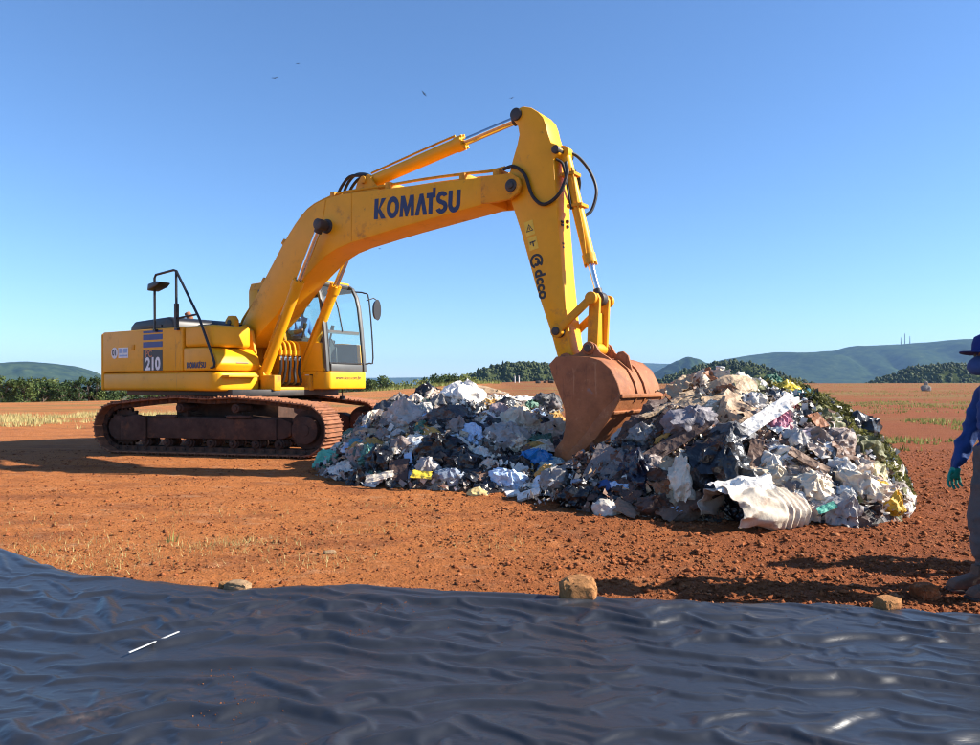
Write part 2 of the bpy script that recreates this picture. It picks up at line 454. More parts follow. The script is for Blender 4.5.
# trees on the knolls, read as one mass each
def leaf_mat(name, c1, c2, scale=.35):
    m = bpy.data.materials.new(name); nt, N, L, b = nodes_of(m)
    tc = N.new('ShaderNodeTexCoord'); n = N.new('ShaderNodeTexNoise'); n.inputs['Scale'].default_value = scale; n.inputs['Detail'].default_value = 3
    L.new(tc.outputs['Object'], n.inputs[0])
    g = N.new('ShaderNodeNewGeometry'); ad = N.new('ShaderNodeMath'); ad.operation = 'MULTIPLY_ADD'; ad.inputs[1].default_value = .35
    L.new(g.outputs['Random Per Island'], ad.inputs[0]); L.new(n.outputs[0], ad.inputs[2])
    r = N.new('ShaderNodeValToRGB'); r.color_ramp.elements[0].position = .45; r.color_ramp.elements[0].color = (*c1, 1); r.color_ramp.elements[1].position = .85; r.color_ramp.elements[1].color = (*c2, 1)
    L.new(ad.outputs[0], r.inputs[0]); L.new(r.outputs[0], b.inputs['Base Color']); b.inputs['Roughness'].default_value = .7; b.inputs['Specular IOR Level'].default_value = .25
    tr = N.new('ShaderNodeBsdfTranslucent'); L.new(r.outputs[0], tr.inputs[0]); mx = N.new('ShaderNodeMixShader'); mx.inputs[0].default_value = .25
    L.new(b.outputs[0], mx.inputs[1]); L.new(tr.outputs[0], mx.inputs[2]); L.new(mx.outputs[0], N['Material Output'].inputs[0])
    return m
WOOD = leaf_mat('wood_foliage', (.014, .028, .009), (.075, .095, .03), .05)
LEAFG = leaf_mat('bush_foliage', (.03, .055, .012), (.13, .17, .045))
LEAFD = leaf_mat('bush_foliage_dark', (.015, .035, .010), (.07, .11, .03))
LEAFY = leaf_mat('bush_foliage_pale', (.10, .13, .03), (.26, .28, .09))
_ib = bmesh.new(); bmesh.ops.create_icosphere(_ib, subdivisions=1, radius=1); IV = np.array([v.co[:] for v in _ib.verts]); IF = np.array([[v.index for v in f.verts] for f in _ib.faces]); _ib.free()
rs = np.random.RandomState(5)
def blobs(C, S, jit=.25, squash=(1, 1, 1)):
    """many small irregular lumps as one vertex/face set"""
    n = len(C); J = 1 + jit * rs.normal(size=(n, len(IV), 1))
    th = rs.uniform(0, 2 * math.pi, n); c, s_ = np.cos(th), np.sin(th)
    B = IV[None] * np.array(squash) * J
    B = np.stack([B[..., 0] * c[:, None] - B[..., 1] * s_[:, None], B[..., 0] * s_[:, None] + B[..., 1] * c[:, None], B[..., 2]], -1)
    V = C[:, None] + B * (S[:, None, None] if np.ndim(S) == 1 else S[:, None, :])
    F = IF[None] + (np.arange(n) * len(IV))[:, None, None]
    return V.reshape(-1, 3), F.reshape(-1, 3)
for (V, cx, cy, rx, ry), nm in zip(KV, ('scrubby woodland on the knoll left of the bucket', 'scrubby woodland on the knoll behind the right heap', 'scrubby woodland on the knoll left of the person')):
    sel = V[(V[:, 2] > -4.2)]
    n = 2600; i = rs.randint(0, len(sel), n)
    C = sel[i] + rs.normal(size=(n, 3)) * np.array([1.2, 1.6, .25]); S = .45 + 1.3 * rs.uniform(0, 1, n) ** 2
    C[:, 2] += S * .8
    Vb, Fb = blobs(C, S, .3, (1, 1, 1.25))
    tag(obj('woodland', np_mesh('woodland', Vb, tris=Fb), WOOD), nm, 'woodland', kind='stuff')

# masts on the ridge
STEEL = mat('mast_steel', (.35, .36, .38), .5, .6)
for k, (x, h, lab) in enumerate(((2277, 34, 'short radio mast on the ridge, left of the three'), (2299, 56, 'tallest of the three radio masts on the blue ridge'), (2327, 42, 'radio mast on the ridge, right of the three'))):
    b = MB(); zt = 222
    legs = [(-1.6, -1.6), (1.6, -1.6), (1.6, 1.6), (-1.6, 1.6)]
    for lx, ly in legs: b.tube([(x + lx, 4100 + ly, zt - 12), (x + lx * .3, 4100 + ly * .3, zt + h)], .8, 5)
    for q in range(7):
        z = zt + q * h / 7; s = 1 - .7 * q / 7
        for a in range(4):
            p, r_ = legs[a], legs[(a + 1) % 4]
            b.tube([(x + p[0] * s, 4100 + p[1] * s, z), (x + r_[0] * s * .95, 4100 + r_[1] * s * .95, z + h / 7)], .4, 4)
    tag(b.build('radio_mast', STEEL), lab, 'mast', 'radio masts on the ridge')

# ------------------------------------------------------------------ trees and bushes at the field's edge
BARK = mat('bark', (.12, .085, .06), .9, bump=.5)
def tree_meshes(seed, h, rx, n_leaf, leaf, low=.15):
    r = np.random.RandomState(seed); b = MB()
    top = Vector((r.uniform(-.2, .2), r.uniform(-.2, .2), h * .75))
    b.tube([(0, 0, -.3), (r.uniform(-.1, .1), r.uniform(-.1, .1), h * .35), top], [.05 * h * .5, .035 * h * .5, .008 * h], 7, n=3)
    tips = []
    for i in range(9):
        z = h * r.uniform(.15, .6); a = r.uniform(0, 6.28); l = rx * r.uniform(.55, .95)
        e = Vector((math.cos(a) * l, math.sin(a) * l, z + h * r.uniform(.1, .35))); tips.append(e)
        b.tube([(0, 0, z), e * .5 + Vector((0, 0, z * .6)), e], [.014 * h, .01 * h, .004 * h], 5, n=2)
    trunk = b.mesh('trunk')
    # leaf clumps round the limb ends and inside the crown
    cl = [np.array(t) for t in tips] + [np.array([r.uniform(-.6, .6) * rx, r.uniform(-.6, .6) * rx, h * r.uniform(low, .97)]) for _ in range(22)]
    cl = np.array(cl); cl[:, 2] = np.minimum(cl[:, 2], h * .95)
    cs = r.uniform(.13, .30, len(cl)) * rx
    k = r.randint(0, len(cl), n_leaf)
    d = r.normal(size=(n_leaf, 3)); d /= np.linalg.norm(d, axis=1)[:, None]
    C = cl[k] + d * (cs[k] * r.uniform(.5, 1.15, n_leaf))[:, None]
    C[:, 2] = np.maximum(C[:, 2], .05)
    a = r.normal(size=(n_leaf, 3)); a /= np.linalg.norm(a, axis=1)[:, None]
    c = np.cross(a, d + r.normal(size=(n_leaf, 3)) * .6); c /= np.linalg.norm(c, axis=1)[:, None]
    s = leaf * r.uniform(.6, 1.3, n_leaf)[:, None]
    V = np.stack([C - a * s, C + c * s * .55, C + a * s, C - c * s * .55], 1).reshape(-1, 3)
    return trunk, np_mesh('crown', V, np.arange(n_leaf * 4).reshape(-1, 4))
PROTO = [tree_meshes(11, 4.2, 1.9, 1700, .17), tree_meshes(12, 3.4, 1.8, 1500, .16), tree_meshes(13, 5.2, 1.6, 1600, .17), tree_meshes(14, 2.6, 1.9, 1300, .14)]
def tree(name, x, y, z, kind, s, m, label, group, cat='tree'):
    root = empty(name, (x, y, z), random.uniform(0, 6.28)); root.scale = (s * random.uniform(.9, 1.15), s * random.uniform(.9, 1.15), s)
    tag(root, label, cat, group)
    for nm, me, mm in (('trunk', PROTO[kind][0], BARK), ('crown', PROTO[kind][1], m)):
        o = bpy.data.objects.new(nm, me); link(o, root)
        if not len(me.materials): me.materials.append(mm)
        o.material_slots[0].link = 'OBJECT'; o.material_slots[0].material = mm
def edge_tree(px, Y, top_py, kind, m, label, group, name='leafy_tree', cat='tree'):
    """a tree at distance Y whose crown reaches the height seen in the photograph; it stands on the ground there"""
    x = (px - 490) / 740 * Y; g = float(ground_z(x, Y)); hh = [4.2, 3.4, 5.2, 2.6][kind]
    top = 1.2 + (383.5 - top_py) / 740 * Y
    tree(name, x, Y, g, kind, max(.35, (top - g) / hh), m, label, group, cat)
GL = 'trees along the left field edge'
for px, Y, tp, k, m, lab in [
    (4, 57, 377, 0, LEAFG, 'grey green tree at the left end of the tree line'),
    (14, 64, 381, 1, LEAFD, 'dark bushy tree second from the left in the tree line'),
    (24, 57, 378, 0, LEAFG, 'rounded tree under the left flank of the table hill'),
    (35, 66, 383, 3, LEAFG, 'low bush under the middle of the table hill'),
    (43, 60, 382, 1, LEAFD, 'dark low tree left of the paler tree in the left tree line'),
    (52, 66, 379, 0, LEAFY, 'paler yellow green tree under the table hill summit'),
    (61, 59, 384, 1, LEAFD, 'very dark bush left of the twin dark trees'),
    (70, 63, 381, 0, LEAFD, 'dark tree between the pale tree and the counterweight'),
    (79, 62, 379, 2, LEAFD, 'upright dark tree near the counterweight'),
    (88, 64, 376, 2, LEAFD, 'tall narrow tree just left of the counterweight'),
    (97, 64, 378, 2, LEAFG, 'narrow tree half hidden by the counterweight corner'),
    (108, 66, 385, 1, LEAFD, 'bush seen under the left end of the counterweight'),
    (122, 68, 386, 1, LEAFG, 'second bush seen under the counterweight from the left'),
    (138, 70, 386, 0, LEAFD, 'third bush seen under the counterweight from the left'),
    (156, 74, 387, 1, LEAFG, 'bush seen in the gap under the model number panel'),
    (176, 76, 387, 1, LEAFD, 'dark bush seen in the gap under the side door'),
    (197, 80, 388, 0, LEAFG, 'bush in the gap under the yellow tool box'),
    (218, 84, 388, 1, LEAFG, 'bush in the gap left of the swing ring')]:
    edge_tree(px, Y, tp, k, m, lab, GL)
GM = 'bushes along the middle field edge'
for px, Y, tp, k, m, lab in [
    (303, 124, 386, 1, LEAFG, 'bush right of the swing ring under the cab'), (322, 128, 385, 1, LEAFD, 'dark bush under the yellow cab base'),
    (344, 130, 384, 0, LEAFG, 'bush under the right half of the cab'), (364, 132, 380, 0, LEAFG, 'bush just right of the cab corner'),
    (379, 135, 377, 0, LEAFG, 'tallest bush right of the cab mirror'), (391, 138, 382, 1, LEAFY, 'pale bush right of the tall bush by the cab'),
    (404, 142, 384, 1, LEAFG, 'low bush above the left end of the rubbish'), (417, 144, 382, 3, LEAFY, 'pale low bush above the left heap'),
    (429, 146, 378, 0, LEAFG, 'rounded bush above the black crest bag'), (441, 148, 375, 0, LEAFG, 'taller bush left of the two highest bushes'),
    (452, 149, 373, 2, LEAFG, 'highest pointed bush above the big white bag'), (462, 148, 375, 0, LEAFY, 'pale bush right of the highest pointed bush'),
    (472, 150, 377, 1, LEAFY, 'last pale bush before the red bank')]:
    edge_tree(px, Y, tp, k, m, lab, GM, 'leafy_bush', 'bush')

# ------------------------------------------------------------------ grass
def grass(name, X, Y, h, m, label, lean=.35, w=.006):
    n = len(X); Z = ground_z(X, Y) + ground_relief(X, Y) - .01
    a = rs.uniform(0, 6.28, n); hh = h * rs.uniform(.45, 1.2, n); ln = rs.uniform(0, lean, n) * hh; b = rs.uniform(0, 6.28, n)
    ww = w * rs.uniform(.6, 1.4, n)
    P0 = np.stack([X - np.cos(a) * ww, Y - np.sin(a) * ww, Z], -1); P1 = np.stack([X + np.cos(a) * ww, Y + np.sin(a) * ww, Z], -1)
    M0 = (P0 * .6 + P1 * .4) + np.stack([np.cos(b) * ln * .35, np.sin(b) * ln * .35, hh * .6], -1); M1 = (P0 * .4 + P1 * .6) + np.stack([np.cos(b) * ln * .35, np.sin(b) * ln * .35, hh * .6], -1)
    T = (P0 + P1) / 2 + np.stack([np.cos(b) * ln * 1.4, np.sin(b) * ln * 1.4, hh], -1)
    V = np.stack([P0, P1, M1, M0, T], 1).reshape(-1, 3); k = (np.arange(n) * 5)[:, None]
    me = np_mesh(name, V, k + np.array([[0, 1, 2, 3]]), k + np.array([[3, 2, 4]]))
    tag(obj(name, me, m), label, 'grass', kind='stuff')
GR_Y = leaf_mat('grass_dry', (.30, .26, .09), (.55, .46, .20), 2.)
GR_G = leaf_mat('grass_green', (.13, .16, .035), (.34, .34, .10), 2.)
def patch(n, cx, cy, sx, sy, thr=-.1, sc_=1.):
    X = rs.uniform(cx - sx, cx + sx, n); Y = rs.uniform(cy - sy, cy + sy, n)
    e = ((X - cx) / sx) ** 2 + ((Y - cy) / sy) ** 2
    k = (fbm(X * .7 * sc_, Y * .7 * sc_, 31., 3) > thr + .45 * e ** 2) & (e < 1.1)
    return X[k], Y[k]
X1, Y1 = patch(30000, -14.2, 24.5, 6.5, 6.5, -.05, .9)
grass('pale_grass', X1, Y1, .17, GR_Y, 'pale dry grass patch on the soil left of the excavator', w=.012)
Xs, Ys = [], []
for cx, cy, sx, sy, n in ((18, 34, 16, 9, 20000), (11.5, 21, 6, 3, 7000), (36, 60, 30, 16, 20000), (8.6, 14.2, 2.8, 1.6, 2500), (70, 115, 66, 45, 30000)):
    a, b_ = patch(n, cx, cy, sx, sy, .0, .6); Xs.append(a); Ys.append(b_)
grass('field_grass', np.concatenate(Xs), np.concatenate(Ys), .13, GR_G, 'thin green grass patches on the red field at right', w=.02)
Xs, Ys = patch(9000, -9, 108, 13, 9, -.1, .3)
grass('verge_grass', Xs, Ys, .55, GR_G, 'tall pale grass below the bushes behind the left heap', w=.05)
Xs, Ys = [], []
for cx, cy, s, n in ((-2.15, 6.25, .30, 420), (-3.6, 6.2, .5, 330), (-3.0, 5.75, .45, 260), (-1.35, 5.75, .25, 120), (-1.2, 6.9, .3, 110), (-2.6, 7.6, .5, 120), (-4.6, 7.2, .6, 150), (.1, 6.3, .3, 60), (-1.1, 7.9, .3, 80)):
    t = rs.normal(size=(n, 2)) * np.array([s, s * .45]); Xs.append(cx + t[:, 0]); Ys.append(np.maximum(cy + t[:, 1], 5.45))
grass('dry_tufts', np.concatenate(Xs), np.concatenate(Ys), .075, GR_Y, 'sparse dry grass stalks lying on the orange soil', lean=1.6, w=.0028)
grass('green_sprout', -2.75 + rs.normal(size=9) * .03, 6.4 + rs.normal(size=9) * .03, .15, GR_G, 'small green sprout on the orange soil left of centre', lean=1.0, w=.009)

# ------------------------------------------------------------------ clods and stones
OV = np.array([(1, 0, 0), (-1, 0, 0), (0, 1, 0), (0, -1, 0), (0, 0, 1), (0, 0, -1)], float); OF = np.array([(0, 2, 4), (2, 1, 4), (1, 3, 4), (3, 0, 4), (2, 0, 5), (1, 2, 5), (3, 1, 5), (0, 3, 5)])
n = 60000
Y = 4.5 + 9.0 * rs.uniform(0, 1, n) ** 1.6; X = rs.uniform(-.85, .85, n) * Y + rs.normal(size=n) * .3
den = .25 + .5 * sst(-1.5, 2.0, X) + .6 * (fbm(X * .9, Y * 1.8, 41., 3) > .10)
k = (rs.uniform(0, 1, n) < den) & (heap_height(X, Y) < .02)
X, Y = X[k], Y[k]; n = len(X)
S = (.004 + .007 * rs.uniform(0, 1, n) + .018 * rs.uniform(0, 1, n) ** 9) * (.8 + .25 * sst(-1, 2, X))
Z = ground_z(X, Y) + ground_relief(X, Y) + S * .25
J = OV[None] * (1 + .35 * rs.normal(size=(n, 6, 1))) + .25 * rs.normal(size=(n, 6, 3))
Vb = (np.stack([X, Y, Z], -1)[:, None] + J * S[:, None, None] * np.array([1.2, 1.1, .8])).reshape(-1, 3); Fb = (OF[None] + (np.arange(n) * 6)[:, None, None]).reshape(-1, 3)
CLOD = mat('soil_clod', (.27, .088, .033), .95, var=.6, scale=9., bump=.8, bscale=60., spec=.1, dirt=[((.50, .24, .12), .42, 14.), ((.07, .025, .012), .42, 11.)])
tag(obj('soil_clods', np_mesh('soil_clods', Vb, tris=Fb), CLOD), 'loose red soil clods scattered over the ground', 'soil', kind='stuff')

def stone_mesh(name, w, d, h, seed, flat=.62):
    bm = bmesh.new(); bmesh.ops.create_icosphere(bm, subdivisions=4, radius=1)
    V = np.array([v.co[:] for v in bm.verts])
    q = np.sign(V) * np.abs(V) ** flat; q /= np.max(np.abs(q))
    n_ = fbm(V[:, 0] * 1.1 + seed, V[:, 1] * 1.1, V[:, 2] * 1.1, 3) * .30 + .07 * pn(V[:, 0] * 5 + seed, V[:, 1] * 5, V[:, 2] * 5)
    q = q * (1 + n_)[:, None] * np.array([w / 2, d / 2, h / 2])
    q[:, 2] -= q[:, 2].min() + .12 * h
    for v, c in zip(bm.verts, q): v.co = c
    me = bpy.data.meshes.new(name); bm.to_mesh(me); bm.free(); smooth(me, 28); return me
ROCK = mat('ochre_stone', (.33, .155, .06), .9, var=.35, scale=9., bump=.8, bscale=25., dirt=[((.30, .10, .045), .45, 6.)], spec=.15)
ROCKP = mat('pale_stone', (.30, .19, .105), .9, var=.3, scale=10., bump=.7, bscale=25., dirt=[((.33, .13, .06), .4, 7.)], spec=.15)
def stone(x, y, w, d, h, seed, m, label, rz=0., dz=0.):
    o = obj('stone', stone_mesh('stone', w, d, h, seed), m); o.location = (x, y, float(ground_z(x, y)) + dz); o.rotation_euler = (0, 0, rz)
    return tag(o, label, 'stone', 'loose stones')
stone(.565, 4.74, .235, .17, .185, 2., ROCK, 'blocky ochre stone holding down the middle of the tarp edge', .2, .015)
stone(-1.70, 4.98, .17, .10, .075, 5., ROCKP, 'small pale stone on the left part of the tarp edge', -.15, .02)
stone(-1.80, 5.02, .08, .07, .06, 15., ROCK, 'dark little stone against the pale stone on tarp', .3, .02)
stone(2.47, 4.60, .165, .12, .09, 8., ROCK, 'flat ochre stone on the right part of the tarp edge', .5, .02)
stone(2.88, 4.90, .16, .14, .11, 11., CLOD, 'rounded soil crusted stone at the person boot toe', .1, .0)
stone(-1.30, 6.0, .10, .05, .035, 14., ROCKP, 'small pale stone on the orange soil right of the dry grass', .3)
cx, cy = (926 - 490) / 740 * 70, 70
stone(cx, cy, .75, .7, .6, 19., mat('grey_stone', (.25, .23, .20), .9, var=.3), 'grey stone cairn far out on the field edge', 0., 0.)
b = obj('stone', stone_mesh('stone', .30, .3, .55, 22.), MATS['grey_stone']); b.location = (cx, cy, float(ground_z(cx, cy)) + .45); tag(b, 'upright grey stone on top of the far cairn', 'stone', 'loose stones')
for k, (px, Yp, w) in enumerate(((538, 100, .7), (545, 103, .5), (551, 101, .8), (557, 104, .6))):
    x = (px - 490) / 740 * Yp
    stone(x, Yp, w, w * .8, w * .55, 30. + k, mat('dark_lump', (.05, .04, .035), .9), ('leftmost', 'second from left', 'third from left', 'rightmost')[k] + ' of the dark lumps on the crest of the red bank')
WPOST = mat('white_post', (.7, .68, .62), .7)
for k, px in enumerate((515, 519)):
    x = (px - 490) / 740 * 112; z = float(ground_z(x, 112))
    tag(MB().cyl((x, 112, z - .2), (x, 112, z + .95), .09, 8).box(x - .12, x + .12, 111.9, 112.1, z + .9, z + 1.02).build('marker_post', WPOST), ('left', 'right')[k] + ' one of two white posts on the red bank', 'post', 'white posts on the bank')

# ------------------------------------------------------------------ tarp
def tarp_edge(x):
    return np.interp(x, [-7, -3.95, -3.39, -2.97, -2.4, -1.76, -1.3, -.97, -.27, .46, 1.35, 2.28, 2.98, 7],
                     [6.9, 5.97, 5.58, 5.36, 5.22, 5.04, 5.10, 5.13, 5.0, 4.89, 4.77, 4.68, 4.52, 4.1])
def relax_sheet(x0, x1, y0, y1, levels, exc=(.030, .045, .008, .022), g=.00010, bend=.5, seed=4):
    """a sheet a little larger than the space it covers, settled coarse to fine so that it buckles into folds"""
    def con(A, B, r, k):
        d = B - A; l = np.sqrt((d * d).sum(-1)) + 1e-9; c = d * (.5 * k * (l - r) / l)[..., None]; A += c; B -= c
    def pairs(P, r, ax, span, k):
        P = np.swapaxes(P, 0, ax); r = np.swapaxes(r, 0, ax); n = P.shape[0]
        for o in range(span):
            for e in (0, 1):
                A = P[o + e * span:n - span:2 * span]; B = P[o + (e + 1) * span::2 * span][:len(A)]
                con(A, B, r[o + e * span:n - span:2 * span][:len(A)], k)
    P = None
    for nx, ny, steps in levels:
        X, Y = np.meshgrid(np.linspace(x0, x1, nx), np.linspace(y0, y1, ny))
        if P is None:
            P = np.stack([X, Y, .022 + .018 * fbm(X * .7 + seed, Y * 2.6, 3., 2) + .013 * fbm(X * 3.0 - Y * 3.0 + seed, Y * 7.5 + X * 3.8, 9., 3)], -1)
        else:
            u = np.linspace(0, P.shape[1] - 1, nx); v = np.linspace(0, P.shape[0] - 1, ny)
            i = np.minimum(u.astype(int), P.shape[1] - 2); j = np.minimum(v.astype(int), P.shape[0] - 2); fu = (u - i)[None, :, None]; fv = (v - j)[:, None, None]
            T = P[j][:, i] * (1 - fu) * (1 - fv) + P[j][:, i + 1] * fu * (1 - fv) + P[j + 1][:, i] * (1 - fu) * fv + P[j + 1][:, i + 1] * fu * fv
            P = T; P[..., 2] += .0015 * fbm(X * 7 - Y * 5, Y * 14 + X * 5, 5., 2)
        E0 = np.stack([X, Y], -1)
        ey = exc[0] + exc[1] * np.clip(fbm(X * .6, Y * .9, 21., 2) + .25, 0, 1); ex = exc[2] + exc[3] * np.clip(fbm(X * .7 + 9, Y * .8, 23., 2) + .1, 0, 1)
        hx, hy = (x1 - x0) / (nx - 1), (y1 - y0) / (ny - 1)
        rx, ry = hx * (1 + ex), hy * (1 + ey); rd = np.sqrt(rx ** 2 + ry ** 2); Q = P.copy()
        for s in range(steps):
            V = (P - Q) * .92; Q = P.copy(); P += V; P[..., 2] -= g
            for _ in range(3):
                pairs(P, rx, 1, 1, 1.); pairs(P, ry, 0, 1, 1.)
                for o in (0, 1):
                    A = P[o:-1:2, :-1]; B = P[o + 1::2, 1:]; m = rd[o:-1:2, :-1]
                    for q in (0, 1): con(A[:, q::2], B[:, q::2], m[:, q::2], .4)
                    A = P[o:-1:2, 1:]; B = P[o + 1::2, :-1]
                    for q in (0, 1): con(A[:, q::2], B[:, q::2], m[:, q::2], .4)
                pairs(P, rx * 2, 1, 2, bend); pairs(P, ry * 2, 0, 2, bend)
                P[..., 2] = np.maximum(P[..., 2], 0)
                P[0, :, :2] = E0[0]; P[-1, :, :2] = E0[-1]; P[:, 0, :2] = E0[:, 0]; P[:, -1, :2] = E0[:, -1]
    return P
def tarp_sheet():
    """settled sheet, fitted to the line of its far edge, with finer creases added"""
    P = relax_sheet(-4.7, 4.7, 1.5, 5.9, ((300, 141, 55), (580, 272, 22), (880, 420, 6)), exc=(.006, .085, .004, .045), g=.00003, bend=.26)
    X, Y0, Z = P[..., 0], P[..., 1], P[..., 2]
    E = tarp_edge(X) + .02 * pn(X * 3, 7.7) + .012 * pn(X * 9, 3.1)
    Y = 1.1 + (Y0 - 1.5) / 4.4 * (E - 1.1)
    d = E - Y
    m1 = sst(-.3, .4, fbm(X * .6, Y * .8, 58., 2)); m2 = sst(-.25, .35, fbm(X * 1.1, Y * 1.4, 62., 2))
    c, q = math.cos(R(-22)), math.sin(R(-22)); U, V_ = X * c + Y * q, Y * c - X * q
    Z = Z + .0042 * tri(U * 5, V_ * 13, 4) * (.2 + .8 * m1) + .0022 * tri(X * 12 + 4 * Y, Y * 24 - 6 * X, 6) * m2 + .012 * fbm(X * .7, Y * .9, 55., 2)
    Z = (Z + .012) * (.35 + .65 * sst(0, .3, d))
    lip = np.exp(-(d / .03) ** 2); Z = Z * (1 - lip) + lip * (.004 + .02 * np.maximum(0, pn(X * 5, 1.3)))
    Z = np.maximum(Z, .002) + .030 * sst(0, .12, d) + .05 * sst(-2.6, -4.2, X) * sst(3.6, 5.6, Y)     # it climbs a small bank at its left corner
    V = np.stack([X, Y, ground_base(X, Y) + Z + .012], -1)
    return np_mesh('tarp', V.reshape(-1, 3), grid_quads(V.shape[1], V.shape[0]))
me = tarp_sheet(); me.polygons.foreach_set('use_smooth', [True] * len(me.polygons))
def tarp_material():
    m = bpy.data.materials.new('black_polythene'); nt, N, L, b = nodes_of(m)
    tc = N.new('ShaderNodeTexCoord')
    n = N.new('ShaderNodeTexNoise'); n.inputs['Scale'].default_value = 1.1; n.inputs['Detail'].default_value = 9; n.inputs['Roughness'].default_value = .7; L.new(tc.outputs['Object'], n.inputs[0])
    r = N.new('ShaderNodeMapRange'); r.inputs[1].default_value = .56; r.inputs[2].default_value = .74; r.inputs[4].default_value = .22; L.new(n.outputs[0], r.inputs[0])
    n2 = N.new('ShaderNodeTexNoise'); n2.inputs['Scale'].default_value = 45; n2.inputs['Detail'].default_value = 5; L.new(tc.outputs['Object'], n2.inputs[0])
    r2 = N.new('ShaderNodeMapRange'); r2.inputs[1].default_value = .40; r2.inputs[2].default_value = .62; L.new(n2.outputs[0], r2.inputs[0])
    mu = N.new('ShaderNodeMath'); mu.operation = 'MULTIPLY'; L.new(r.outputs[0], mu.inputs[0]); L.new(r2.outputs[0], mu.inputs[1])
    mx = N.new('ShaderNodeMix'); mx.data_type = 'RGBA'; mx.inputs['A'].default_value = (.020, .022, .027, 1); mx.inputs['B'].default_value = (.20, .095, .055, 1)
    L.new(mu.outputs[0], mx.inputs['Factor']); L.new(mx.outputs['Result'], b.inputs['Base Color'])
    r3 = N.new('ShaderNodeMapRange'); r3.inputs[3].default_value = .36; r3.inputs[4].default_value = .7; L.new(mu.outputs[0], r3.inputs[0]); L.new(r3.outputs[0], b.inputs['Roughness'])
    b.inputs['Specular IOR Level'].default_value = .6
    n3 = N.new('ShaderNodeTexNoise'); n3.inputs['Scale'].default_value = 14; n3.inputs['Detail'].default_value = 5; n3.inputs['Distortion'].default_value = 1.2
    mp = N.new('ShaderNodeMapping'); mp.inputs['Scale'].default_value = (.5, 1.4, 1); L.new(tc.outputs['Object'], mp.inputs[0]); L.new(mp.outputs[0], n3.inputs[0])
    bp = N.new('ShaderNodeBump'); bp.inputs['Strength'].default_value = .35; bp.inputs['Distance'].default_value = .006; L.new(n3.outputs[0], bp.inputs['Height']); L.new(bp.outputs[0], b.inputs['Normal'])
    return m
tag(obj('tarp', me, tarp_material()), 'wrinkled black plastic sheeting spread across the foreground', 'plastic sheeting')
# crumbs of soil on the sheeting
def tarp_z(x, y): return float(ground_base(x, y)) + .075
Xc, Yc = [], []
for cx, cy, s, n in ((-1.28, 3.55, .06, 40), (-1.1, 3.15, .10, 50), (-.75, 4.1, .05, 30), (-.55, 4.55, .10, 30), (-.9, 2.75, .12, 40), (.35, 4.2, .3, 30), (1.6, 4.35, .3, 40), (-1.5, 4.85, .2, 40)):
    Xc.append(cx + rs.normal(size=n) * s); Yc.append(cy + rs.normal(size=n) * s)
TSURF = {}
Xc, Yc = np.concatenate(Xc), np.concatenate(Yc)
dg = bpy.context.evaluated_depsgraph_get(); dg.update()
tob = bpy.data.objects['tarp']
def on_tarp(x, y):
    ok, loc, nor, _ = tob.ray_cast(Vector((x, y, 3)), Vector((0, 0, -1)))
    return loc.z if ok else float(ground_z(x, y))
Zc = np.array([on_tarp(x, y) for x, y in zip(Xc, Yc)])
Sc = .0012 + .0024 * rs.uniform(0, 1, len(Xc)) ** 2
Vb, Fb = blobs(np.stack([Xc, Yc, Zc + Sc * .4], -1), Sc, .2)
tag(obj('soil_crumbs', np_mesh('soil_crumbs', Vb, tris=Fb), CLOD), 'crumbs of soil lying on the black plastic sheeting', 'soil', kind='stuff')
# a thin pale strip lying on the sheeting
P = [(-1.84 + .12 * t, 3.77 + .32 * t) for t in np.linspace(0, 1, 9)]
b = MB(); b.bar([(x, y, max(on_tarp(*p) for p in P) - .004) for x, y in P], .004, .011, up=(0, 0, 1))
tag(b.build('plastic_strip', mat('strip_white', (.45, .45, .44), .5)), 'thin white strip lying on the left of the black sheeting', 'strip')

# ------------------------------------------------------------------ refuse heaps
RED_DIRT = (.26, .10, .05)
D1 = [(RED_DIRT, .35, 4.), ((.06, .05, .045), .25, 9.)]
PAL = dict(white=(.80, .75, .67), white2=(.62, .57, .49), cream=(.66, .56, .42), cream2=(.54, .42, .32), tan=(.43, .30, .18), tan2=(.38, .25, .15), beige=(.56, .44, .31), beige2=(.60, .52, .40),
           lilac=(.21, .19, .205), grey=(.22, .205, .19), grey2=(.36, .34, .31), lightgrey=(.48, .45, .41), darkgrey=(.10, .10, .105), greydark=(.09, .09, .095), greyblue=(.22, .26, .32), greyblack=(.05, .053, .06), cleargrey=(.31, .31, .30),
           black=(.012, .012, .014), black2=(.016, .016, .02), navy=(.014, .018, .035), brown=(.17, .09, .055), brown2=(.22, .13, .08), darkbrown=(.075, .042, .03), rust=(.17, .07, .035), rustorange=(.32, .12, .045), greybrown=(.22, .175, .15), taupe=(.28, .22, .19),
           yellow=(.78, .56, .05), yellow2=(.70, .40, .02), orange=(.52, .26, .05), orange2=(.48, .26, .06), pink=(.50, .18, .25), pinkwhite=(.62, .48, .50), pinkgrey=(.40, .30, .29), maroon=(.22, .05, .06), blue=(.02, .20, .52), blue2=(.02, .07, .22),
           lightblue=(.44, .56, .72), paleblue=(.50, .58, .66), whiteblue=(.60, .66, .72), green=(.10, .42, .30), green2=(.07, .17, .12), seagreen=(.10, .27, .22), darkgreen=(.02, .10, .06), greenblack=(.05, .10, .085), teal=(.04, .20, .24),
           clear=(.56, .56, .53), clearg=(.36, .45, .43), whitebrown=(.52, .42, .34), yellowwhite=(.66, .58, .32), mottled=(.36, .33, .31), beigegrey=(.47, .43, .38), bottleyellow=(.62, .45, .18), stonewhite=(.55, .49, .41), soil=(.20, .08, .04), charcoal=(.03, .03, .033), olive=(.13, .13, .05))
GLOSS = {'black', 'black2', 'navy', 'greyblack', 'clear', 'clearg', 'cleargrey', 'blue', 'white', 'whiteblue', 'yellow', 'charcoal'}
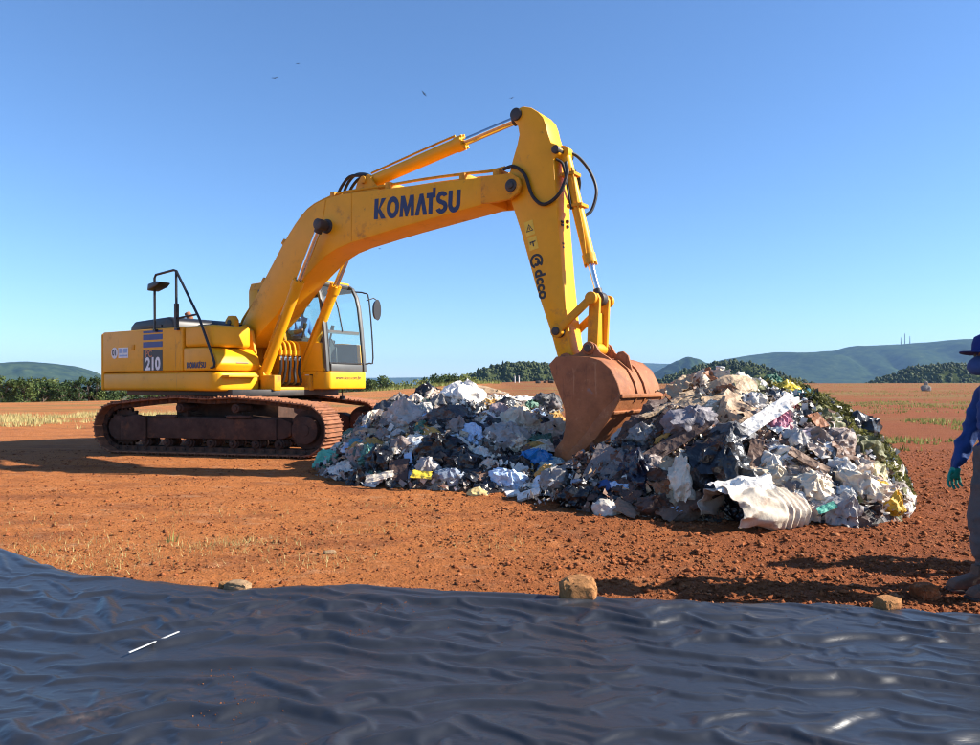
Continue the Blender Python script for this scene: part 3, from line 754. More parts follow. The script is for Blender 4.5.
def trash_mat(c):
    dark = sum(PAL[c]) < .2
    return mat('waste_' + c, PAL[c], .30 if c in GLOSS else .62, var=.25, scale=7., crumple=.5, dirt=[(RED_DIRT, .12 if dark else .33, 4.)] + ([] if dark else [((.07, .055, .045), .32, 8.)]), rnd=.12)
HEAP_MAT = None
def heap_material():
    """fine mixed refuse between the pieces that can be told apart"""
    m = bpy.data.materials.new('mixed_refuse'); nt, N, L, b = nodes_of(m)
    tc = N.new('ShaderNodeTexCoord'); v = N.new('ShaderNodeTexVoronoi'); v.inputs['Scale'].default_value = 16; v.inputs['Randomness'].default_value = 1
    nz = N.new('ShaderNodeTexNoise'); nz.inputs['Scale'].default_value = 9; nz.inputs['Detail'].default_value = 4
    L.new(tc.outputs['Object'], nz.inputs[0])
    mx = N.new('ShaderNodeMix'); mx.data_type = 'VECTOR'; mx.inputs['Factor'].default_value = .12; L.new(tc.outputs['Object'], mx.inputs['A']); L.new(nz.outputs['Color'], mx.inputs['B']); L.new(mx.outputs['Result'], v.inputs['Vector'])
    r = N.new('ShaderNodeValToRGB'); r.color_ramp.interpolation = 'CONSTANT'
    cols = [(.03, .025, .022), (.10, .06, .04), (.05, .045, .04), (.20, .12, .075), (.30, .24, .18), (.07, .05, .04), (.45, .40, .33), (.12, .11, .11), (.16, .07, .04)]
    r.color_ramp.elements[0].color = (*cols[0], 1); r.color_ramp.elements[1].color = (*cols[-1], 1); r.color_ramp.elements[1].position = .92
    for i, c in enumerate(cols[1:-1]): e = r.color_ramp.elements.new((i + 1) * .115); e.color = (*c, 1)
    s = N.new('ShaderNodeSeparateColor'); L.new(v.outputs['Color'], s.inputs[0]); L.new(s.outputs[0], r.inputs[0]); L.new(r.outputs[0], b.inputs['Base Color']); b.inputs['Roughness'].default_value = .75
    bp = N.new('ShaderNodeBump'); bp.inputs['Strength'].default_value = 1; bp.inputs['Distance'].default_value = .03; L.new(v.outputs['Distance'], bp.inputs['Height']); L.new(bp.outputs[0], b.inputs['Normal'])
    return m
HEAP_MAT = heap_material()
def heap_relief(x, y):
    m = sst(.0, .2, heap_height(x, y))
    return m * (.10 * fbm(x * 2.2, y * 2.2, 71., 2) + .07 * (ridge(x * 4.5, y * 4.5, 73.) - .5) + .04 * fbm(x * 11, y * 11, 75., 2))
def site_z(x, y): return ground_base(x, y) + heap_height(x, y)
def heap_obj(name, x0, x1, y0, y1, label):
    xs = np.arange(x0, x1, .045); ys = np.arange(y0, y1, .045); X, Y = np.meshgrid(xs, ys)
    h = heap_height(X, Y)
    Z = ground_base(X, Y) + h - .05 + heap_relief(X, Y) - .3 * (h < .015)
    V = np.stack([X, Y, Z], -1).reshape(-1, 3); q = grid_quads(len(xs), len(ys)); q = q[(h.ravel()[q] > .0).any(1)]
    me = np_mesh(name, V, q)
    tag(obj(name, me, HEAP_MAT), label, 'refuse', kind='stuff')
SPLIT = .95
heap_obj('refuse_bed', -2.6, SPLIT, 8.4, 12.5, 'fine mixed refuse between the bags of the left heap')
heap_obj('refuse_bed', SPLIT - .045, 5.2, 6.8, 12.5, 'fine mixed refuse between the bags of the right heap')

def heap_normal(x, y, e=.06):
    n = Vector((-(float(site_z(x + e, y)) - float(site_z(x - e, y))) / (2 * e), -(float(site_z(x, y + e)) - float(site_z(x, y - e))) / (2 * e), 1))
    n = n.normalized()
    if n.z < .45: n = Vector((n.x, n.y, .5)).normalized()
    return n
_sb = bmesh.new(); bmesh.ops.create_icosphere(_sb, subdivisions=4, radius=1); SV4 = np.array([v.co[:] for v in _sb.verts]); SF4 = np.array([[v.index for v in f.verts] for f in _sb.faces]); _sb.free()
_sb = bmesh.new(); bmesh.ops.create_icosphere(_sb, subdivisions=3, radius=1); SV3 = np.array([v.co[:] for v in _sb.verts]); SF3 = np.array([[v.index for v in f.verts] for f in _sb.faces]); _sb.free()
def bag_mesh(w, h, d, seed, hi=False):
    """a slack tied bag: lobed, with creases that run towards the knot"""
    V, F = (SV4, SF4) if hi else (SV3, SF3)
    s = seed * 7.31
    az = np.arctan2(V[:, 0], V[:, 1]); z = V[:, 2]
    lob = fbm(V[:, 0] * 1.1 + s, V[:, 1] * 1.1, V[:, 2] * 1.1, 2) * .38
    cre = (ridge(V[:, 0] * 2.3 + s, V[:, 1] * 2.3, V[:, 2] * 1.2) - .55) * .31 + (ridge(V[:, 0] * 4.7 + s, V[:, 1] * 4.7 + 3, V[:, 2] * 3) - .55) * .18 + (ridge(V[:, 0] * 9 + s, V[:, 1] * 9 + 3, V[:, 2] * 6) - .55) * .07
    pl = .05 * np.sin(az * 9 + 3 * pn(V[:, 0] * 2 + s, V[:, 1] * 2, V[:, 2] * 2)) * np.clip(z, 0, 1)
    fine = .05 * pn(V[:, 0] * 9 + s, V[:, 1] * 9, V[:, 2] * 9)
    r = 1 + lob + cre + pl + fine
    P = V * r[:, None]
    kn = sst(.72, 1.0, z); P[:, :2] *= (1 - .55 * kn)[:, None]; P[:, 2] += .22 * kn          # gathered neck
    flat = P[:, 2] < -.55; P[flat, 2] = -.55 + (P[flat, 2] + .55) * .35                       # slumped underside
    P *= np.array([w / 2, d / 2, h / 2])
    me = np_mesh('bag', P, tris=F)
    if hi: smooth(me, 50)
    else: smooth(me, 45)
    return me
def sheet_mesh(w, h, seed, crumple=.16, thick=.004, fold=.3, n=20):
    """a creased sheet with ragged edges, real thickness"""
    u = np.linspace(-.5, .5, n); U, T = np.meshgrid(u, u); s = seed * 5.77
    X = U * w * (1 + .14 * pn(T * 3 + s, 1.7)); Y = T * h * (1 + .16 * pn(U * 3 + s, 9.2))
    m = min(w, h); L_ = max(w, h)
    Z = crumple * m * (1.1 * (ridge(U * 1.8 + s, T * 1.8, 2.) - .6) + .55 * (ridge(U * 4 + s, T * 4, 4.) - .6) + .22 * pn(U * 11 + s, T * 11, 6.))
    Z = Z - fold * m * (U * 2 * math.cos(s) + T * 2 * math.sin(s)) ** 2 * .6
    top = np.stack([X, Y, Z], -1).reshape(-1, 3); bot = top - np.array([0, 0, thick]); q = grid_quads(n, n); k = n * n
    rim = [i for i in range(n)] + [n * j + n - 1 for j in range(1, n)] + [n * (n - 1) + i for i in range(n - 2, -1, -1)] + [n * j for j in range(n - 2, 0, -1)]
    side = [(rim[(i + 1) % len(rim)], rim[i], rim[i] + k, rim[(i + 1) % len(rim)] + k) for i in range(len(rim))]
    me = np_mesh('sheet', np.concatenate([top, bot]), np.concatenate([q, q[:, ::-1] + k, np.array(side)]))
    smooth(me, 30); return me
def slab_mesh(w, h, t, seed, jag=.05, bend=.0):
    """board or block with chipped outline"""
    n = 12; u = np.linspace(-.5, .5, n); U, T = np.meshgrid(u, u); s = seed * 3.3
    X = U * w + jag * w * pn(T * 4 + s, 3.) * np.abs(U) * 2; Y = T * h + jag * h * pn(U * 4 + s, 8.) * np.abs(T) * 2
    B = bend * max(w, h) * (U * 2 + .3 * pn(T * 2 + s, 4.)) ** 2 + .02 * h * pn(U * 3 + s, T * 3, 5.)
    top = np.stack([X, Y, t / 2 + B], -1).reshape(-1, 3); bot = np.stack([X, Y, -t / 2 + B], -1).reshape(-1, 3); q = grid_quads(n, n); k = n * n
    rim = [i for i in range(n)] + [n * j + n - 1 for j in range(1, n)] + [n * (n - 1) + i for i in range(n - 2, -1, -1)] + [n * j for j in range(n - 2, 0, -1)]
    side = [(rim[(i + 1) % len(rim)], rim[i], rim[i] + k, rim[(i + 1) % len(rim)] + k) for i in range(len(rim))]
    me = np_mesh('slab', np.concatenate([top, bot]), np.concatenate([q, q[:, ::-1] + k, np.array(side)])); smooth(me, 30); return me
def basis(x, y, roll, face=True):
    """orientation lying on the heap surface; roll turns it within the surface"""
    n = heap_normal(x, y)
    n = (n + (Vector((0, -.42, .08)) if face else Vector((.12, -.12, .2)))).normalized()
    t = (Vector((1, 0, 0)) - n * n.x).normalized(); b_ = n.cross(t)
    c, s = math.cos(R(roll)), math.sin(R(roll))
    return Matrix((t * c + b_ * s, b_ * c - t * s, n)).transposed()
CATS = dict(plastic_bag='bag', woven_sack='sack', cardboard_sheet='cardboard', plastic_strip='strip', plastic_cup='cup', net_bag='bag', foam_tray='tray', wooden_plank='plank', wooden_board='board', stone='stone', cloth_rag='rag', foam_plate='plate', paper_sack='paper sack',
            cardboard_box='box', plastic_sheet='plastic sheet', cloth_bundle='cloth', plastic_scrap='scrap', foam_board='board', foam_box='foam block', plastic_bottle='bottle', paper_heap='paper')
SPOTS = []
def place(kind, x, y, z, w, h, roll, col, name, label, group=None, seed=None):
    seed = seed if seed is not None else (len(SPOTS) * 1.37 + 1)
    B = basis(x, y, roll, kind != 'bag' and group is None); n = B.col[2].copy(); m = trash_mat(col); hs = h * 1.2
    if kind == 'bag':
        d = (w + h) * .5; me = bag_mesh(w * 1.08, d * .95, hs, seed, hi=(w * h > .03)); off = d * .05
    elif kind == 'sheet':
        stiff = name.startswith(('cardboard', 'foam')); me = sheet_mesh(w * 1.1, hs * 1.1, seed, .10 if stiff else .20, .006 if stiff else .003, .35, 18 if w * h > .05 else 12); off = .06
        if name == 'paper_sack': off = .10
    elif kind == 'strip': me = sheet_mesh(w, hs, seed, .12, .004, .0, 16); off = .17
    elif kind == 'slab': me = slab_mesh(w, hs, max(.02, .3 * min(w, h)) if 'box' in name else .022, seed); off = .06 if z > .05 else .045
    elif kind == 'plank': me = slab_mesh(w, max(hs, .05), .03, seed, .02, .03); off = .09
    elif kind == 'stone': me = stone_mesh('stone', w, h * 1.2, h * 1.2, seed, .85); off = -.10; B = Matrix.Identity(3); n = Vector((0, 0, 1))
    elif kind == 'cup':
        b = MB(); b.tube([(0, 0, 0), (0, 0, h * .9)], [w * .33, w * .46], 14, cap=False); b.tube([(0, 0, h * .9), (0, 0, h)], [w * .5, w * .44], 14); me = b.mesh('cup'); off = -.02; B = Matrix.Rotation(R(roll), 3, 'Y'); n = Vector((0, 0, 1))
    o = obj(name, me, m); o.rotation_mode = 'QUATERNION'; o.rotation_quaternion = B.to_quaternion()
    o.location = Vector((x, y, z)) + n * off
    tag(o, label, CATS[name], group)
    SPOTS.append((x, y, z, w, h, col, label))
    return o
ITEMS = [
    ('bag', 2.33, 7.62, 0.29, 0.60, 0.64, 10, 'black', 'plastic_bag', 'big glossy black plastic bag bulging from the middle of the right heap'),
    ('bag', 1.99, 7.60, 0.21, 0.31, 0.51, -15, 'cream', 'woven_sack', 'cream sack leaning against the left side of the glossy black bag'),
    ('sheet', 2.52, 8.39, 0.96, 1.04, 0.45, 12, 'tan', 'cardboard_sheet', 'broad tan cardboard sheet folded over near the top of the right heap'),
    ('sheet', 2.77, 8.08, 0.78, 0.57, 0.50, -35, 'tan2', 'cardboard_sheet', 'creased tan cardboard flap hanging down beside the long white strip'),
    ('bag', 2.22, 8.12, 0.71, 0.55, 0.35, 15, 'lilac', 'plastic_bag', 'large greyish lilac plastic bag under the tan cardboard on the right heap'),
    ('strip', 2.94, 8.01, 0.74, 0.93, 0.14, 34, 'white', 'plastic_strip', 'long white plastic strip slanting down the right heap'),
    ('bag', 3.49, 8.75, 1.09, 0.28, 0.18, -10, 'yellow', 'plastic_bag', 'bright yellow plastic bag on the crest of the right heap'),
    ('bag', 3.44, 9.00, 1.19, 0.22, 0.17, 0, 'darkgreen', 'plastic_bag', 'dark green plastic bag on the crest just left of the yellow bag'),
    ('bag', 3.63, 8.58, 1.02, 0.26, 0.15, 0, 'teal', 'plastic_bag', 'dull teal bundle on the crest right of the yellow bag'),
    ('cup', 2.79, 9.02, 1.28, 0.12, 0.15, 8, 'clear', 'plastic_cup', 'clear plastic cup standing on the very top of the right heap'),
    ('bag', 3.11, 8.03, 0.76, 0.26, 0.26, 20, 'pink', 'net_bag', 'dusty pink net bag below the long white strip'),
    ('sheet', 2.12, 8.13, 0.70, 0.31, 0.13, -20, 'white', 'foam_tray', 'white foam tray lying on the left slope of the right heap'),
    ('plank', 1.90, 7.91, 0.47, 1.05, 0.14, 30, 'darkbrown', 'wooden_plank', 'long dark brown plank slanting up the left side of the right heap'),
    ('plank', 1.72, 8.50, 0.64, 0.69, 0.10, 38, 'rust', 'wooden_plank', 'rust brown board rising beside the bucket to the cardboard crest'),
    ('bag', 1.90, 8.04, 0.56, 0.22, 0.12, 20, 'orange', 'plastic_bag', 'orange brown bag wedged above the long dark plank'),
    ('bag', 1.73, 8.28, 0.60, 0.31, 0.22, 0, 'grey', 'plastic_bag', 'round grey plastic bag just right of the excavator bucket'),
    ('bag', 1.56, 8.59, 0.54, 0.26, 0.19, 0, 'grey2', 'plastic_bag', 'small pale grey bag touching the back of the bucket'),
    ('slab', 1.26, 8.05, 0.26, 0.37, 0.48, -28, 'greybrown', 'wooden_board', 'grey brown board leaning at the foot of the excavator bucket'),
    ('bag', 0.93, 7.82, -0.01, 0.38, 0.21, 5, 'black', 'plastic_bag', 'small black plastic bag on the ground in front of the bucket'),
    ('stone', 1.19, 7.56, -0.08, 0.29, 0.18, 0, 'stonewhite', 'stone', 'pale cream stone at the foot of the right heap'),
    ('sheet', 1.41, 7.71, 0.11, 0.27, 0.11, 10, 'lightblue', 'cloth_rag', 'light blue rag lying in front of the bucket on brown waste'),
    ('bag', 3.92, 7.32, 0.05, 0.18, 0.30, 15, 'yellow2', 'plastic_bag', 'deep yellow plastic bag at the right foot of the right heap'),
    ('bag', 3.29, 7.16, 0.01, 0.25, 0.15, 0, 'white', 'plastic_bag', 'crumpled white bag at the right heap foot beside the ribbed sack'),
    ('strip', 3.19, 7.10, -0.06, 0.19, 0.06, 20, 'green', 'plastic_strip', 'short green plastic strip on the ground right of the ribbed sack'),
    ('bag', 3.47, 7.22, 0.08, 0.21, 0.18, 0, 'clear', 'plastic_bag', 'clear plastic bag at the front foot of the right heap'),
    ('slab', 3.55, 7.65, 0.47, 0.13, 0.20, 25, 'white', 'foam_plate', 'white oval plate in the middle of the right slope'),
    ('bag', 2.88, 7.60, 0.37, 0.23, 0.23, 0, 'white2', 'plastic_bag', 'translucent white bag right above the ribbed cream sack'),
    ('plank', 2.71, 7.65, 0.39, 0.43, 0.11, 68, 'brown', 'wooden_plank', 'brown plank standing upright right of the glossy black bag'),
    ('bag', 3.21, 7.79, 0.58, 0.25, 0.27, 10, 'lightgrey', 'plastic_bag', 'light grey bag hanging below the pink net bag'),
    ('bag', 4.41, 8.63, 0.62, 0.16, 0.15, 0, 'white', 'plastic_bag', 'small white bag on the upper right edge of the green trimmings'),
    ('sheet', 1.73, 7.68, 0.22, 0.18, 0.23, 20, 'cream', 'cloth_rag', 'knotted cream rag low on the left of the right heap'),
    ('sheet', 2.52, 8.89, 1.15, 0.62, 0.34, -30, 'beige', 'paper_sack', 'stiff beige paper sack fanned open on the crest of right heap'),
    ('sheet', 2.28, 8.88, 1.12, 0.36, 0.26, 30, 'tan', 'paper_sack', 'torn tan paper sack at the left end of the crest'),
    ('sheet', 2.99, 8.77, 1.15, 0.31, 0.24, 35, 'beige2', 'paper_sack', 'pale beige paper sack poking up on crest left of green bag'),
    ('bag', 3.18, 8.82, 1.13, 0.24, 0.19, 0, 'white2', 'plastic_bag', 'milky plastic bag on the crest between paper sack and green bag'),
    ('bag', 1.58, 7.79, 0.25, 0.32, 0.40, 10, 'navy', 'plastic_bag', 'dark navy bag low in front of the long dark plank'),
    ('slab', 3.54, 8.04, 0.75, 0.14, 0.17, 20, 'rustorange', 'cardboard_box', 'small rust orange box among the green trimmings'),
    ('bag', 3.54, 7.48, 0.33, 0.22, 0.20, 0, 'clear', 'plastic_bag', 'clear crinkled bag just below the white oval plate'),
    ('bag', 3.80, 7.55, 0.32, 0.22, 0.18, 0, 'cream2', 'plastic_bag', 'dirty cream bag right of the clear crinkled bag'),
    ('bag', 3.61, 7.30, 0.17, 0.24, 0.24, 0, 'whitebrown', 'plastic_bag', 'brown stained white bag left of the deep yellow bag'),
    ('bag', 3.92, 7.56, 0.26, 0.20, 0.25, -10, 'yellowwhite', 'plastic_bag', 'white bag with yellow edge above the deep yellow bag'),
    ('sheet', 4.31, 7.81, 0.14, 0.15, 0.36, -20, 'cream', 'plastic_sheet', 'cream plastic sheet at the far right end of the heap'),
    ('bag', 4.14, 7.42, -0.04, 0.15, 0.13, 0, 'white', 'plastic_bag', 'small white bag at the far right foot of the heap'),
    ('bag', 1.66, 7.43, -0.04, 0.34, 0.18, 0, 'darkbrown', 'cloth_bundle', 'dark brown cloth bundle at the foot right of the pale stone'),
    ('sheet', 1.93, 7.39, -0.04, 0.40, 0.22, 10, 'brown', 'cardboard_sheet', 'brown cardboard sheet at the foot left of the ribbed sack'),
    ('sheet', 1.81, 7.36, -0.08, 0.18, 0.07, 20, 'lightblue', 'plastic_scrap', 'pale blue scrap on the brown cardboard at the heap foot'),
    ('bag', 3.11, 7.43, 0.25, 0.26, 0.18, -10, 'greybrown', 'cloth_bundle', 'grey brown bundle behind the right end of ribbed sack'),
    ('plank', 3.21, 7.52, 0.36, 0.41, 0.08, -40, 'brown2', 'wooden_plank', 'brown slat slanting down right in the middle right heap'),
    ('bag', 3.28, 7.35, 0.20, 0.20, 0.20, 0, 'whitebrown', 'plastic_bag', 'stained plastic bag between the brown slat and clear bags'),
    ('bag', 3.40, 7.82, 0.60, 0.32, 0.17, 10, 'pinkwhite', 'plastic_bag', 'white and pink bag right of the pink net bag'),
    ('bag', 2.96, 8.34, 0.96, 0.29, 0.20, 0, 'lightgrey', 'plastic_bag', 'light grey bag just above the long white strip'),
    ('bag', 3.32, 8.32, 0.92, 0.31, 0.13, 20, 'maroon', 'cloth_bundle', 'maroon cloth under the top end of the long white strip'),
    ('bag', 2.56, 7.89, 0.60, 0.43, 0.28, 0, 'greydark', 'plastic_bag', 'dark grey bag below the hanging tan cardboard flap'),
    ('bag', 1.24, 7.79, 0.10, 0.19, 0.13, 0, 'blue2', 'plastic_bag', 'small dark blue bag below the leaning grey brown board'),
    ('sheet', 1.07, 7.94, 0.12, 0.36, 0.13, -5, 'greyblue', 'plastic_sheet', 'torn grey blue plastic sheet in front of the bucket'),
    ('sheet', 1.49, 7.74, 0.17, 0.13, 0.13, 30, 'white', 'plastic_scrap', 'white scrap beside the light blue rag'),
    ('bag', 0.60, 9.24, 0.23, 0.40, 0.20, 0, 'blue', 'plastic_bag', 'bright blue plastic bag at right foot of the left heap'),
    ('sheet', 0.81, 9.07, 0.14, 0.42, 0.25, -15, 'clearg', 'plastic_sheet', 'clear greenish plastic sheet right under the bright blue bag'),
    ('bag', -0.37, 10.67, 0.92, 0.58, 0.40, 0, 'white', 'plastic_bag', 'big crinkled white bag on top of the left heap'),
    ('sheet', 0.00, 11.11, 1.06, 0.54, 0.18, -8, 'tan', 'cardboard_sheet', 'flat tan cardboard on the top of the left heap'),
    ('sheet', -0.06, 10.92, 0.97, 0.50, 0.13, 5, 'brown', 'cardboard_sheet', 'brown cardboard under the flat tan one on left heap'),
    ('sheet', -0.16, 9.79, 0.58, 0.61, 0.58, 20, 'black', 'plastic_sheet', 'large black plastic sheet spread over the middle of left heap'),
    ('bag', -0.66, 9.37, 0.29, 0.56, 0.43, 0, 'black', 'plastic_bag', 'large black bag low in the middle of the left heap'),
    ('bag', -0.35, 9.17, 0.20, 0.45, 0.32, 0, 'black2', 'plastic_bag', 'black bag right of the large black one in the left heap'),
    ('slab', -0.01, 9.86, 0.61, 0.24, 0.29, -30, 'white', 'foam_board', 'white board standing tilted in the middle of the left heap'),
    ('sheet', -0.69, 9.57, 0.42, 0.54, 0.19, 12, 'paleblue', 'plastic_sheet', 'pale blue plastic sheet lying above the large black bag'),
    ('bag', -0.14, 9.28, 0.28, 0.25, 0.18, 20, 'white', 'foam_box', 'white foam lump right of the black bags in left heap'),
    ('slab', 0.28, 8.90, 0.04, 0.16, 0.38, -35, 'lightgrey', 'foam_board', 'pale board leaning at the front foot of the left heap'),
    ('sheet', 0.63, 8.38, 0.06, 0.29, 0.16, -15, 'whiteblue', 'plastic_sheet', 'bluish white sheet at foot below the clear greenish one'),
    ('slab', 0.44, 8.80, -0.03, 0.18, 0.11, 10, 'white', 'foam_box', 'white foam block at the foot left of bluish white sheet'),
    ('slab', 0.45, 8.26, -0.07, 0.27, 0.10, 0, 'white', 'foam_box', 'white foam box lying alone on the red soil'),
    ('slab', 0.26, 8.49, -0.10, 0.16, 0.08, 15, 'white', 'foam_box', 'small white foam piece touching the foam box on red soil'),
    ('bag', -0.14, 8.55, -0.10, 0.23, 0.10, -8, 'bottleyellow', 'plastic_bottle', 'crushed clear and yellow bottle on the soil before left heap'),
    ('slab', -0.99, 9.25, 0.14, 0.10, 0.32, 12, 'lightblue', 'plastic_strip', 'upright light blue strip at the front of the left heap'),
    ('bag', -0.75, 9.14, 0.12, 0.32, 0.27, 0, 'mottled', 'plastic_bag', 'mottled grey bag right of the upright light blue strip'),
    ('strip', -0.80, 8.99, 0.00, 0.24, 0.09, -10, 'yellow', 'plastic_strip', 'yellow strip on the ground below the mottled grey bag'),
    ('bag', -2.31, 10.54, 0.07, 0.40, 0.20, 0, 'green', 'plastic_bag', 'mint green plastic bag alone on the soil beside the track'),
    ('sheet', -1.74, 10.07, 0.38, 0.33, 0.12, -20, 'teal', 'plastic_sheet', 'teal plastic sheet near the left end of the left heap'),
    ('bag', -1.56, 9.67, 0.24, 0.24, 0.29, -20, 'seagreen', 'plastic_bag', 'sea green bag left of the black bag at heap front'),
    ('bag', -1.40, 9.44, 0.15, 0.38, 0.36, 15, 'black', 'plastic_bag', 'black plastic bag at the left front of left heap'),
    ('bag', -1.15, 9.64, 0.36, 0.31, 0.21, 0, 'taupe', 'plastic_bag', 'taupe bag in the left front of the left heap'),
    ('slab', -1.12, 9.21, 0.07, 0.25, 0.27, 0, 'darkbrown', 'cardboard_box', 'dark brown box left of the upright light blue strip'),
    ('sheet', -1.65, 10.20, 0.48, 0.44, 0.14, -18, 'tan', 'cardboard_sheet', 'tan cardboard at the left end beside the excavator track'),
    ('bag', -1.68, 10.69, 0.64, 0.29, 0.25, 0, 'cream', 'plastic_bag', 'cream bag on the upper left end of left heap'),
    ('bag', -1.39, 10.42, 0.69, 0.27, 0.20, 0, 'cream2', 'plastic_bag', 'cream pink bag right of the upper left cream bag'),
    ('bag', -1.17, 10.29, 0.69, 0.47, 0.44, 30, 'beigegrey', 'plastic_bag', 'long beige grey bag on the upper left of the left heap'),
    ('bag', -0.95, 11.11, 1.00, 0.36, 0.27, 0, 'black', 'plastic_bag', 'black bag on the crest left of the white crinkled bag'),
    ('bag', -0.84, 11.11, 1.03, 0.15, 0.12, 0, 'yellow', 'plastic_scrap', 'small yellow scrap on the black crest bag'),
    ('bag', -1.34, 11.11, 0.89, 0.30, 0.21, 20, 'greybrown', 'plastic_bag', 'grey brown bag on the left shoulder of left heap'),
    ('bag', -1.09, 10.91, 0.90, 0.24, 0.21, 0, 'white', 'plastic_bag', 'white bag between grey brown and black bags on crest'),
    ('bag', -0.93, 10.39, 0.79, 0.28, 0.20, 0, 'white2', 'plastic_bag', 'whitish bag just below the black crest bag'),
    ('bag', 0.87, 11.11, 0.85, 0.39, 0.27, 0, 'darkgrey', 'plastic_bag', 'round dark grey bag at right end of left heap crest'),
    ('sheet', 0.34, 10.51, 0.80, 0.48, 0.31, -10, 'cream', 'paper_heap', 'crumpled cream papers on the right shoulder of left heap'),
    ('sheet', 0.75, 10.10, 0.59, 0.46, 0.33, -20, 'cream', 'paper_heap', 'crumpled cream papers close beside the bucket on left heap'),
    ('sheet', 0.50, 10.22, 0.67, 0.39, 0.30, 20, 'cream2', 'paper_heap', 'dirty cream papers between the other crumpled papers'),
    ('sheet', 0.50, 11.11, 0.92, 0.39, 0.15, 0, 'white', 'plastic_sheet', 'white sheet on crest right of the tan cardboards'),
    ('bag', 0.66, 10.13, 0.62, 0.19, 0.12, 0, 'orange', 'plastic_bag', 'small orange yellow bag among the crumpled cream papers'),
    ('bag', 0.59, 9.49, 0.36, 0.23, 0.13, 0, 'orange2', 'plastic_bag', 'amber bag right above the bright blue bag'),
    ('bag', -0.90, 9.91, 0.58, 0.21, 0.19, 0, 'green2', 'cloth_rag', 'dull green rag above the pale blue sheet'),
    ('bag', 0.21, 9.62, 0.47, 0.49, 0.29, 0, 'cleargrey', 'plastic_bag', 'clear grey bag right of the tilted white board'),
    ('bag', -1.23, 9.92, 0.50, 0.19, 0.15, 0, 'lightgrey', 'plastic_bag', 'light grey bag left of the dull green rag'),
    ('bag', -0.48, 8.97, 0.05, 0.32, 0.17, 0, 'greyblue', 'plastic_bag', 'grey blue bag at the front foot of left heap'),
    ('bag', -1.72, 9.79, 0.24, 0.26, 0.24, 0, 'greenblack', 'plastic_bag', 'dark green bag right behind the mint green bag'),
    ('bag', 0.14, 10.22, 0.75, 0.33, 0.22, -10, 'pinkgrey', 'cloth_bundle', 'pinkish grey bundle above the tilted white board'),
    ('bag', -0.59, 9.99, 0.65, 0.59, 0.30, 0, 'greyblack', 'plastic_bag', 'dark shiny bag below the big crinkled white bag'),
    ('bag', 0.00, 9.09, 0.16, 0.25, 0.17, 0, 'white2', 'plastic_bag', 'white bag below the white foam lump'),
    ('strip', -1.31, 9.13, -0.04, 0.35, 0.09, 8, 'cream', 'plastic_scrap', 'cream scraps on the soil in front of left heap'),
    ('sheet', 1.94, 8.34, 0.74, 0.74, 0.50, 40, 'darkbrown', 'cloth_rag', 'dark brown matting on the left shoulder of the right heap'),
    ('sheet', 2.22, 7.83, 0.48, 0.74, 0.23, 28, 'brown', 'cardboard_sheet', 'brown flattened carton above the glossy black bag'),
    ('sheet', 1.44, 8.06, 0.34, 0.48, 0.33, 30, 'rust', 'cardboard_sheet', 'rust brown carton piece right of the leaning board'),
    ('sheet', 2.83, 7.49, 0.24, 0.45, 0.20, -15, 'beige', 'paper_sack', 'beige paper sack behind the ribbed cream sack'),
    ('bag', 3.18, 7.31, 0.15, 0.34, 0.30, 0, 'cream', 'plastic_bag', 'bulky cream bag right of the ribbed sack'),
    ('sheet', 3.88, 7.81, 0.48, 0.32, 0.27, -30, 'charcoal', 'plastic_sheet', 'black plastic sheet on the right slope below the trimmings'),
    ('bag', 0.34, 9.96, 0.60, 0.54, 0.40, 0, 'cream', 'plastic_bag', 'wide cream bag on the right shoulder of left heap'),
]
for it in ITEMS: place(*it)

# the large ribbed sack at the foot of the right heap: a slit tube lying open to the left
def ribbed_sack():
    n, k = 60, 44
    a = np.linspace(R(-30), R(212), k); t = np.linspace(0, 1, n); A, T = np.meshgrid(a, t)
    shape = np.interp(T, [0, .25, .55, .8, .92, 1.0], [.86, 1.0, 1.06, .98, .74, .18])
    rad = .27 * shape + .011 * np.cos(T * 78) * sst(.40, .55, T) * (1 - sst(.9, 1, T)) + .045 * fbm(T * 4, A * 1.4, 81., 3) * (1.2 - T) + .07 * (ridge(T * 2.2, A * 1.3, 82.) - .5) * (1 - sst(.3, .6, T))
    X = (T - .5) * 1.0 + .09 * pn(A * 1.6, 83.) * (1 - T); Yv = -np.cos(A) * rad * 1.2; Z = np.sin(A) * rad * .80
    Z = Z + .03 * fbm(T * 6, A * 3, 84., 2) * (1 - .5 * T)
    V = np.stack([X, Yv, Z], -1).reshape(-1, 3); q = grid_quads(k, n); N_ = len(V)
    C = np.array([0, 0, .02]); D = V - C; D[:, 0] = 0; D /= np.maximum(np.linalg.norm(D, axis=1), 1e-6)[:, None]
    W = V - D * .008
    rim = [i for i in range(k)] + [k * j + k - 1 for j in range(1, n)] + [k * (n - 1) + i for i in range(k - 2, -1, -1)] + [k * j for j in range(n - 2, 0, -1)]
    side = [(rim[(i + 1) % len(rim)], rim[i], rim[i] + N_, rim[(i + 1) % len(rim)] + N_) for i in range(len(rim))]
    me = np_mesh('ribbed_sack', np.concatenate([V, W]), np.concatenate([q, q[:, ::-1] + N_, np.array(side)])); smooth(me, 50)
    o = obj('ribbed_sack', me, mat('sack_cream', (.52, .44, .34), .7, var=.25, bump=.4, dirt=[((.28, .14, .08), .46, 3.), ((.16, .11, .08), .32, 7.)]))
    o.location = (2.60, 7.12, -.02); o.rotation_euler = (R(4), R(4), R(24))
    tag(o, 'large cream ribbed sack lying open at the foot of the right heap', 'sack')
ribbed_sack()
place('sheet', 2.42, 7.10, .20, .55, .22, 8, 'white', 'plastic_sheet', 'torn white plastic draped over the left of the ribbed sack')

